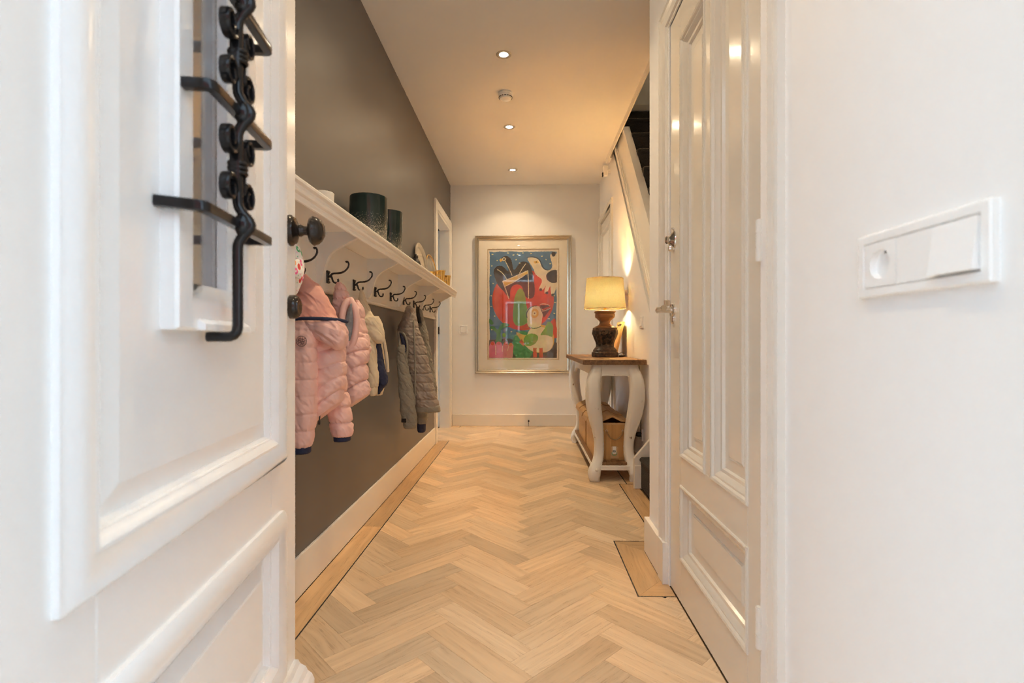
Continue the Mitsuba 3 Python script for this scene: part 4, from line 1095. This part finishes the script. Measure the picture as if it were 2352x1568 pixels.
# ------------------------------------------------------------------ ceiling fittings
for i, (y, lab) in enumerate(((1.03, 'round ceiling spotlight nearest the front door'), (2.09, 'round ceiling spotlight above the panelled door'), (3.150, 'lit round ceiling spotlight nearest the camera'), (4.2135, 'lit round ceiling spotlight between the smoke detector and the last one'), (5.2705, 'lit round ceiling spotlight farthest down the hall'))):
    s_ = thing('ceiling_spotlight', lab, 'spotlight', 'recessed ceiling spotlights')
    add('ring', at_z(lathe([(.047, 0), (.047, -.002), (.044, -.004), (.034, -.003), (.031, .001), (.029, .0)], 48, True), -.136, y, ZC), mat('spot_ring', pr((.55, .50, .42), .3, .9)) if i == 0 else 'mat_spot_ring', s_, smooth=30)
    a_ = np.linspace(0, 2 * np.pi, 24, endpoint=False)
    v_ = np.vstack([np.stack([.028 * np.cos(a_), .028 * np.sin(a_), 0 * a_], -1), [[0, 0, 0]]])
    j_ = np.arange(24)
    add('lamp', at_z(mk(v_, np.stack([(j_ + 1) % 24, j_, 0 * j_ + 24], -1)), -.136, y, ZC - .0015), M_EMIT, s_, emitter={'type': 'area', 'radiance': rgb(SPOT)})
    scene['spot_beam_%d' % i] = {'type': 'spot', 'intensity': rgb(BEAM * (.5, .85, 1, 1, 1)[i]), 'cutoff_angle': 62.0, 'beam_width': 32.0, 'to_world': T().look_at(origin=[-.136, y, ZC - .006], target=[-.136, y, 0], up=[0, 1, 0])}
sd = thing('smoke_detector', 'white round smoke detector on the ceiling between two spotlights', 'smoke detector')
add('body', at_z(lathe([(.054, 0), (.054, -.012), (.051, -.014), (.049, -.030)], 48, True), -.1448, 3.64, ZC), M_PLASTIC, sd, smooth=30)
add('cap', at_z(lathe([(.044, -.030), (.043, -.034), (.040, -.042), (.030, -.047), (0, -.048)], 48, False), -.1448, 3.64, ZC), M_PLASTIC, sd, smooth=30)
vm = MB()
for k in range(16):
    t = 2 * math.pi * k / 16
    vm.add(place(box(-.006, .006, -.001, .001, -.003, .003), (-.1448 + .0475 * math.cos(t), 3.64 + .0475 * math.sin(t), ZC - .0325), (-math.sin(t), math.cos(t), 0), (math.cos(t), math.sin(t), 0), (0, 0, 1)))
add('vent', vm, M_BLACK, sd)

# ------------------------------------------------------------------ staircase
M_NOSE = mat('worn_nosing', pr((.34, .29, .23), .8))
st = thing('staircase', 'steep staircase with dark carpeted treads rising behind the hall wall', 'staircase')
for k in range(1, 8):
    yk, zk = 4.5 - .2 * k, 3.0 - .2 * k
    nose = tube([(.84, yk - .004, zk - .018), (1.64, yk - .004, zk - .018)], .018, 16, 4)
    add('tread', MB(box(.84, 1.64, yk, yk + .21, zk - .036, zk), nose).mesh(), M_CARPET, st, smooth=30)
    add('nosing', box(.845, 1.635, yk - .010, yk + .012, zk - .001, zk + .0015), M_NOSE, st)
    add('riser', box(.84, 1.64, yk + .188, yk + .206, zk, zk + .166), M_CARPET, st)
for k, (xa, zt) in enumerate(((.742, .208), (.93, .41), (1.12, .61))):
    add('lower_step', MB(box(xa, 1.64, 2.352, 3.335, zt - .20, zt - .036), box(xa - .012, 1.64, 2.352, 3.335, zt - .036, zt, .012)).mesh(), M_CARPET, st)
sl = 1.11
slope = lambda y, z0, y0=3.456: z0 + sl * (y - y0)


def stringer(lo, hi, ya, yb):
    return shapely.Polygon([(ya, slope(ya, lo)), (yb, slope(yb, lo)), (yb, slope(yb, hi)), (ya, slope(ya, hi))])


clip = shapely.box(2.5, .2, 5.0, 2.70)


def sboard(name, lo, hi, xa, xb, ya=2.75, yb=5.0):
    pg = stringer(lo, hi, ya, yb).intersection(clip)
    return add(name, place(extrude(pg, xb - xa), (xa, 0, 0), (0, 1, 0), (0, 0, 1), (1, 0, 0)), M_SATIN, st)


sboard('string_board', 1.36, 1.86, .806, .838)
sboard('string_moulding', 1.365, 1.43, .792, .807)
sboard('string_moulding', 1.43, 1.455, .799, .807)
sboard('string_cap', 1.81, 1.865, .788, .842)
nb = shapely.Polygon([(.700, .001), (.757, .001), (.757, .15), (1.0, .44), (1.0, .55), (.700, .195)])
add('string_board', place(extrude(nb, .034), (0, 3.372, 0), (1, 0, 0), (0, 0, 1), (0, -1, 0)), M_SATIN, st)
add('newel_block', box(.700, .757, 3.330, 3.372, .001, .150, .002), M_SATIN, st)
ll = thing('landing_lamp', 'round ceiling lamp above the stair landing', 'ceiling lamp')
add('rose', at_z(lathe([(.09, 0), (.09, -.02), (.08, -.03), (0, -.03)], 30), 1.2, 4.7, 5.4), M_PLASTIC, ll, smooth=30)
add('globe', at_z(trimesh.creation.icosphere(2, .07), 1.2, 4.7, 5.30), M_EMIT, ll, smooth=True, emitter={'type': 'area', 'radiance': rgb((30, 22, 13))})
add('landing_nosing', box(.84, 1.65, 4.47, 4.5, 2.945, 3.0, .004), M_SATIN, st)

# ------------------------------------------------------------------ framed picture
fp = thing('framed_picture', 'large colourful painting of birds in a silver frame on the end wall', 'picture')
PX0, PX1, PZ0, PZ1 = -.571, .507, .590, 2.133
PWd, PHt = PX1 - PX0, PZ1 - PZ0
pin = lambda m_, y=YF - .006: place(m_, (PX0, y, PZ0), (1, 0, 0), (0, 0, 1), (0, -1, 0))
add('frame', pin(rect_frame(PWd, PHt, [(0, 0), (0, .030), (.004, .036), (.012, .038), (.018, .033), (.022, .031), (.034, .034), (.040, .030), (.046, .022), (.046, .004), (0, 0)])), M_FRAME, fp, smooth=25)
# r5 units: the print's own measure, 0..1 across and down
AX0, AX1, AZ0, AZ1 = .158, .918, .176, 1.374          # print within the frame
MX0, MX1, MZ0, MZ1 = .143, .938, .160, 1.393          # window in the mat
mt_ = shapely.box(.04, .04, PWd - .04, PHt - .04).difference(shapely.box(MX0, MZ0, MX1, MZ1))
M_MAT = mat('cream_mount', pr((.76, .70, .60), .8))
M_PAPER2 = mat('print_paper', pr((.72, .65, .54), .8))
add('mount', pin(extrude(mt_, .003, .013)), M_MAT, fp)
M_BEV = mat('mount_bevel', pr((.50, .38, .24), .7))
add('mount_bevel', pin(rect_frame(MX1 - MX0 + .01, MZ1 - MZ0 + .01, [(0, .0135), (.0, .0163), (.005, .0163), (.009, .010), (.009, .0095)]).apply_translation([MX0 - .005, MZ0 - .005, 0])), M_BEV, fp)
add('print_sheet', pin(box(.10, .98, .10, 1.44, .006, .009)), M_PAPER2, fp)


def ink(col, n=2.0):
    lo_, hi_ = tuple(float(c * .82) for c in col), tuple(float(min(c * 1.18, .95)) for c in col)
    return pr(proc(lambda p, n_, uv: mix(lo_, hi_, fbm(p.x * 14, p.z * 14, 2.0, 3))), .75)


INK = {k: mat('ink_' + k, ink(c)) for k, c in dict(blue=(.075, .160, .270), black=(.030, .022, .018), red=(.52, .055, .022), cream=(.68, .57, .40), green=(.16, .29, .045), dgreen=(.05, .19, .07), ochre=(.60, .36, .07), pink=(.55, .13, .20), star=(.70, .66, .40), brown=(.055, .045, .042)).items()}
layer = [0]


def shape(pts, col, smoothit=True, name='print_shape'):
    """pts in the print's units: x 0..100 across, y 0..158 down"""
    p = np.array(pts, float)
    if smoothit:
        q = np.vstack([p, p[:1]])
        s_ = np.r_[0, np.cumsum(np.linalg.norm(np.diff(q, axis=0), axis=1))]
        from scipy.interpolate import CubicSpline
        p = CubicSpline(s_, q, bc_type='periodic')(np.linspace(0, s_[-1], 70, endpoint=False))
    k = (AX1 - AX0) / 100
    pg = shapely.Polygon([(AX0 + x * k, AZ1 - y * k) for x, y in p]).buffer(0).intersection(shapely.box(AX0, AZ0, AX1, AZ1))
    layer[0] += 1
    add(name, pin(extrude(pg, .0002, .009 + .00006 * layer[0])), INK[col], fp)


def line(pts, col, w=1.2):
    k = (AX1 - AX0) / 100
    pg = shapely.LineString([(AX0 + x * k, AZ1 - y * k) for x, y in curve(pts, 20) if True]).buffer(w * k / 2)
    pg = pg.intersection(shapely.box(AX0, AZ0, AX1, AZ1))
    layer[0] += 1
    add('print_line', pin(extrude(pg, .0002, .009 + .00006 * layer[0])), INK[col], fp)


def ell(cx, cy, rx, ry, rot=0, n=36):
    t = np.linspace(0, 2 * np.pi, n, endpoint=False)
    c, s_ = math.cos(math.radians(rot)), math.sin(math.radians(rot))
    return [(cx + rx * math.cos(a) * c - ry * math.sin(a) * s_, cy + rx * math.cos(a) * s_ + ry * math.sin(a) * c) for a in t]


rs_ = random.Random(8)
edge = []
for x in np.linspace(0, 100, 14):
    edge.append((x, 1.0 + rs_.uniform(-.8, .8)))
for y in np.linspace(6, 150, 12):
    edge.append((99.5 + rs_.uniform(-.8, .4), y))
for x in np.linspace(100, 0, 14):
    edge.append((x, 157 + rs_.uniform(-.5, .5)))
for y in np.linspace(150, 6, 12):
    edge.append((.5 + rs_.uniform(-.4, .8), y))
shape(edge, 'blue', False)
shape([(0, 131), (30, 129), (45, 133), (70, 131), (100, 135), (100, 158), (0, 158)], 'brown', False)
shape(ell(50, 72, 45.5, 45, 0, 48), 'red', False)
shape(ell(50, 140, 16, 22), 'dgreen', False)
shape([(9, 40), (7, 28), (13, 22), (22, 24), (28, 30), (27, 20), (21, 15), (17, 13), (21, 8), (28, 8), (33, 14), (37, 28), (42, 22), (48, 16), (57, 17), (63, 28), (66, 44), (62, 70), (52, 66), (48, 52), (34, 52), (30, 70), (22, 60), (13, 50)], 'black')
shape([(15, 13), (18, 10.5), (20, 14), (17, 16.5)], 'ochre', False)
shape(ell(22, 12, 2.8, 2.8), 'cream', False)
shape(ell(22, 12, 1.4, 1.4), 'black', False)
line([(24, 15), (29, 25), (34, 36)], 'cream', 1.0)
line([(12, 27), (20, 33), (26, 42)], 'cream', 1.0)
line([(54, 19), (49, 26), (45, 33)], 'cream', 1.0)
shape([(20, 44), (57, 30), (58, 33), (24, 52)], 'ochre', False)
line([(20, 45), (39, 37), (57, 29)], 'cream', 1.2)
line([(57, 29), (58, 48), (58, 70)], 'cream', 1.2)
line([(20, 45), (25, 58), (29, 70)], 'cream', 1.2)
line([(24, 52), (36, 46), (52, 36)], 'cream', 1.0)
shape([(41, 110), (36, 82), (40, 62), (46, 55), (52, 62), (55, 80), (58, 104)], 'green')
# upper right cream bird
shape([(57, 10.5), (66, 10), (73, 13), (78, 24), (86, 29), (92, 26), (92, 4), (97, 4), (99.5, 28), (99.5, 50), (96, 62), (93, 66), (90, 52), (86, 60), (82, 63), (84, 50), (78, 58), (74, 58), (78, 44), (70, 36), (64, 24)], 'cream')
shape([(100, 29), (90, 30), (84, 37), (87, 44), (100, 46)], 'black')
shape(ell(95, 5, 3, 3.6), 'black', False)
shape([(65, 16), (71, 14), (74, 17.5), (68, 19)], 'ochre', False)
shape(ell(69.6, 16.6, 1.0, .8), 'black', False)
for x, y in ((76, 57), (85, 62), (94, 65)):
    shape(ell(x, y, 2.2, 2.0), 'black', False)
line([(56, 9.5), (66, 9), (73, 12), (79, 23), (87, 28.5)], 'black', 1.0)
# lower right bird
shape([(86, 116), (97, 100), (99, 110), (99, 128), (93, 128)], 'red')
shape([(66, 112), (80, 109), (92, 118), (96, 132), (90, 146), (78, 150), (64, 148), (52, 138), (44, 128), (40, 120), (54, 124)], 'ochre')
shape([(62, 114), (78, 112), (90, 122), (94, 134), (88, 147), (76, 149), (62, 147), (54, 138), (56, 124)], 'cream')
shape([(88, 104), (93, 108), (94, 120), (93, 126), (84, 124), (76, 124), (82, 114)], 'green')
shape([(52, 128), (60, 122), (72, 126), (70, 134), (58, 140), (53, 138)], 'green')
shape([(48, 130), (52, 136), (51, 141), (44, 134)], 'red', False)
shape([(56, 100), (55, 90), (60, 83), (68, 81), (76, 83), (80, 90), (78, 100), (76, 110), (66, 113), (58, 111)], 'cream')
shape(ell(67, 92, 6.2, 7.0, 10), 'ochre', False)
shape(ell(67, 92, 3.0, 3.4, 10), 'star', False)
shape(ell(67, 92, 1.0, 1.2), 'black', False)
shape([(75, 80), (87, 80), (89, 82), (78, 86)], 'black', False)
shape([(78, 88), (91, 84), (82, 97), (80, 94)], 'black', False)
line([(75, 79), (84, 78.5), (89, 81)], 'cream', .8)
line([(78, 89), (85, 87), (91, 84)], 'cream', .8)
line([(75, 82), (78, 89), (81, 97)], 'black', 1.3)
line([(56, 98), (57, 88), (64, 82), (70, 81)], 'black', 1.2)
line([(59, 112), (67, 114), (76, 111)], 'black', 1.0)
for x in (65, 74):
    shape([(x, 143), (x + 5, 143), (x + 5.5, 157), (x, 157)], 'red', False)
# plant and pink hand shape
shape([(11, 137), (11, 122), (6, 117), (1, 112), (7, 111), (12, 116), (17, 109), (24, 106), (30, 109), (22, 113), (17, 120), (17, 137)], 'dgreen')
shape(ell(22, 124, 2.6, 3.2), 'green', False)
shape([(0, 100), (4, 102), (6, 108), (0, 106)], 'dgreen')
shape([(1, 158), (1, 138), (4, 133.5), (8, 134), (9.5, 140), (11, 135), (15, 133.5), (18.5, 136), (20, 140), (23, 134), (27, 134), (28.5, 139), (31, 135.5), (35, 137), (35.5, 145), (34, 158)], 'pink')
for x, y in ((5, 136.5), (14.5, 136), (25, 136), (32, 138)):
    shape(ell(x, y, 2.6, 2.6), 'red', False)
line([(9.5, 140), (10, 148), (10, 153)], 'cream', .9)
line([(20, 140), (19.5, 144), (19.5, 148)], 'cream', .7)
line([(29, 140), (28, 144), (27, 147)], 'cream', .7)
for x, y in ((5, 5), (36, 6), (42, 5), (50, 3), (62, 4), (78, 8), (84, 13), (90, 19), (40, 13), (28, 3), (12, 14), (4, 22), (2.5, 36), (6, 48), (3, 66), (3, 82), (8, 96), (97, 76), (96, 92), (96, 66), (4, 116), (40, 124), (33, 119), (88, 100), (45, 18)):
    shape(ell(x, y, 1.0 + .5 * rs_.random(), .75), 'star', False)
add('picture_glass', pin(box(.044, PWd - .044, .044, PHt - .044, .0205, .0210)), M_GLASS, fp)

# ------------------------------------------------------------------ outside, seen mirrored in the glass
M_BRICK = mat('red_brick', pr(proc(lambda p, n, uv: mix((.42, .12, .085), (.34, .09, .07), cell_rand(dr.floor(p.x * 4.6 + 0.5 * dr.floor(p.z * 15.0)), dr.floor(p.z * 15.0))) * dr.select((p.z * 15.0 - dr.floor(p.z * 15.0)) < 0.14, 1.25, 1.0)), .85))
M_PAVE = mat('street_paving', pr(proc(lambda p, n, uv: mix((.30, .28, .26), (.38, .36, .33), fbm(p.x * 3, p.y * 3))), .9))
M_WWHITE = mat('white_window_paint', pr((.85, .85, .85), .4))
M_WDARK = mat('dark_window_pane', pr((.05, .06, .07), .1))
add('ground_outside', box(-25, 25, -20, .2, -.3, -.12), M_PAVE, kind='structure', label='paved street in front of the entrance')
nh = thing('house', 'red brick house with white windows across the street', 'house')
hp = shapely.box(-14, -.15, 14, 7.2)
HW = [(-8.5, 3.85, 2.0, 1.7), (-4.6, 3.85, 1.6, 1.7), (-1.1, 3.85, 1.5, 1.7), (2.6, 3.85, 1.8, 1.7), (7, 3.85, 2.0, 1.7), (-8.5, .8, 2.0, 2.1), (-3.2, .8, 1.6, 2.1), (-1.0, .8, 1.3, 2.1), (2.0, .2, 1.0, 2.6), (4.2, .8, 2.0, 2.1), (8, .8, 2.0, 2.1)]
for x, z, w, h in HW:
    hp = hp.difference(shapely.box(x, z, x + w, z + h))
add('brick_wall', place(extrude(hp, .3), (0, -13.8, 0), (1, 0, 0), (0, 0, 1), (0, 1, 0)), M_BRICK, nh)
for x, z, w, h in HW:
    fk = add('window', place(rect_frame(w, h, [(0, 0), (0, .08), (.10, .08), (.10, 0)]).apply_translation([x, z, 0]), (0, -13.6, 0), (1, 0, 0), (0, 0, 1), (0, 1, 0)), M_WWHITE, nh)
    add('mullion', box(x + w / 2 - .04, x + w / 2 + .04, -13.62, -13.54, z + .1, z + h - .1), M_WWHITE, fk)
    add('pane', box(x + .1, x + w - .1, -13.6, -13.59, z + .1, z + h - .1), M_WDARK, fk)
rf = shapely.Polygon([(-13.3, 7.1), (-13.3, 7.3), (-17, 9.8), (-20, 9.8), (-20, 7.1)])
add('roof', place(extrude(rf, 28.4), (-14.2, 0, 0), (0, 1, 0), (0, 0, 1), (1, 0, 0)), mat('roof_tile', pr((.22, .10, .07), .8)), nh)
M_LEAF = mat('leaf', pr(proc(lambda p, n, uv: mix((.05, .16, .025), (.20, .36, .07), fbm(p.x * 3, p.y * 3, p.z * 3))), .6))
lrng = np.random.default_rng(5)


def shrub(x, y, r, h, lab, n=900):
    t = thing('shrub', lab, 'shrub')
    c = lrng.normal(size=(n, 3))
    c /= np.linalg.norm(c, axis=1, keepdims=True)
    c *= (lrng.random(n) ** .35)[:, None]
    c = c * [r, r, h / 2] + [x, y, h / 2 - .1]
    a_ = lrng.normal(size=(n, 3))
    a_ /= np.linalg.norm(a_, axis=1, keepdims=True)
    b_ = np.cross(a_, lrng.normal(size=(n, 3)))
    b_ /= np.linalg.norm(b_, axis=1, keepdims=True)
    s_ = .05 + .05 * lrng.random((n, 1))
    v_ = np.stack([c - a_ * s_, c + b_ * s_ * .5, c + a_ * s_, c - b_ * s_ * .5], 1).reshape(-1, 3)
    i_ = np.arange(n)[:, None] * 4
    f_ = np.vstack([i_ + [0, 1, 2], i_ + [0, 2, 3]])
    add('foliage', mk(v_, f_), M_LEAF, t, kind='stuff')
    add('stem', at_z(lathe([(.05, -.12), (.04, h * .4), (.02, h * .7)], 10), x, y, 0), M_ROPE, t)


shrub(-1.6, -8.5, .9, 2.6, 'bushy green shrub across the street')
shrub(.2, -9.5, 1.0, 1.9, 'low green shrub in front of the brick house')
shrub(-.4, -6.0, .6, 1.0, 'small green shrub near the pavement')
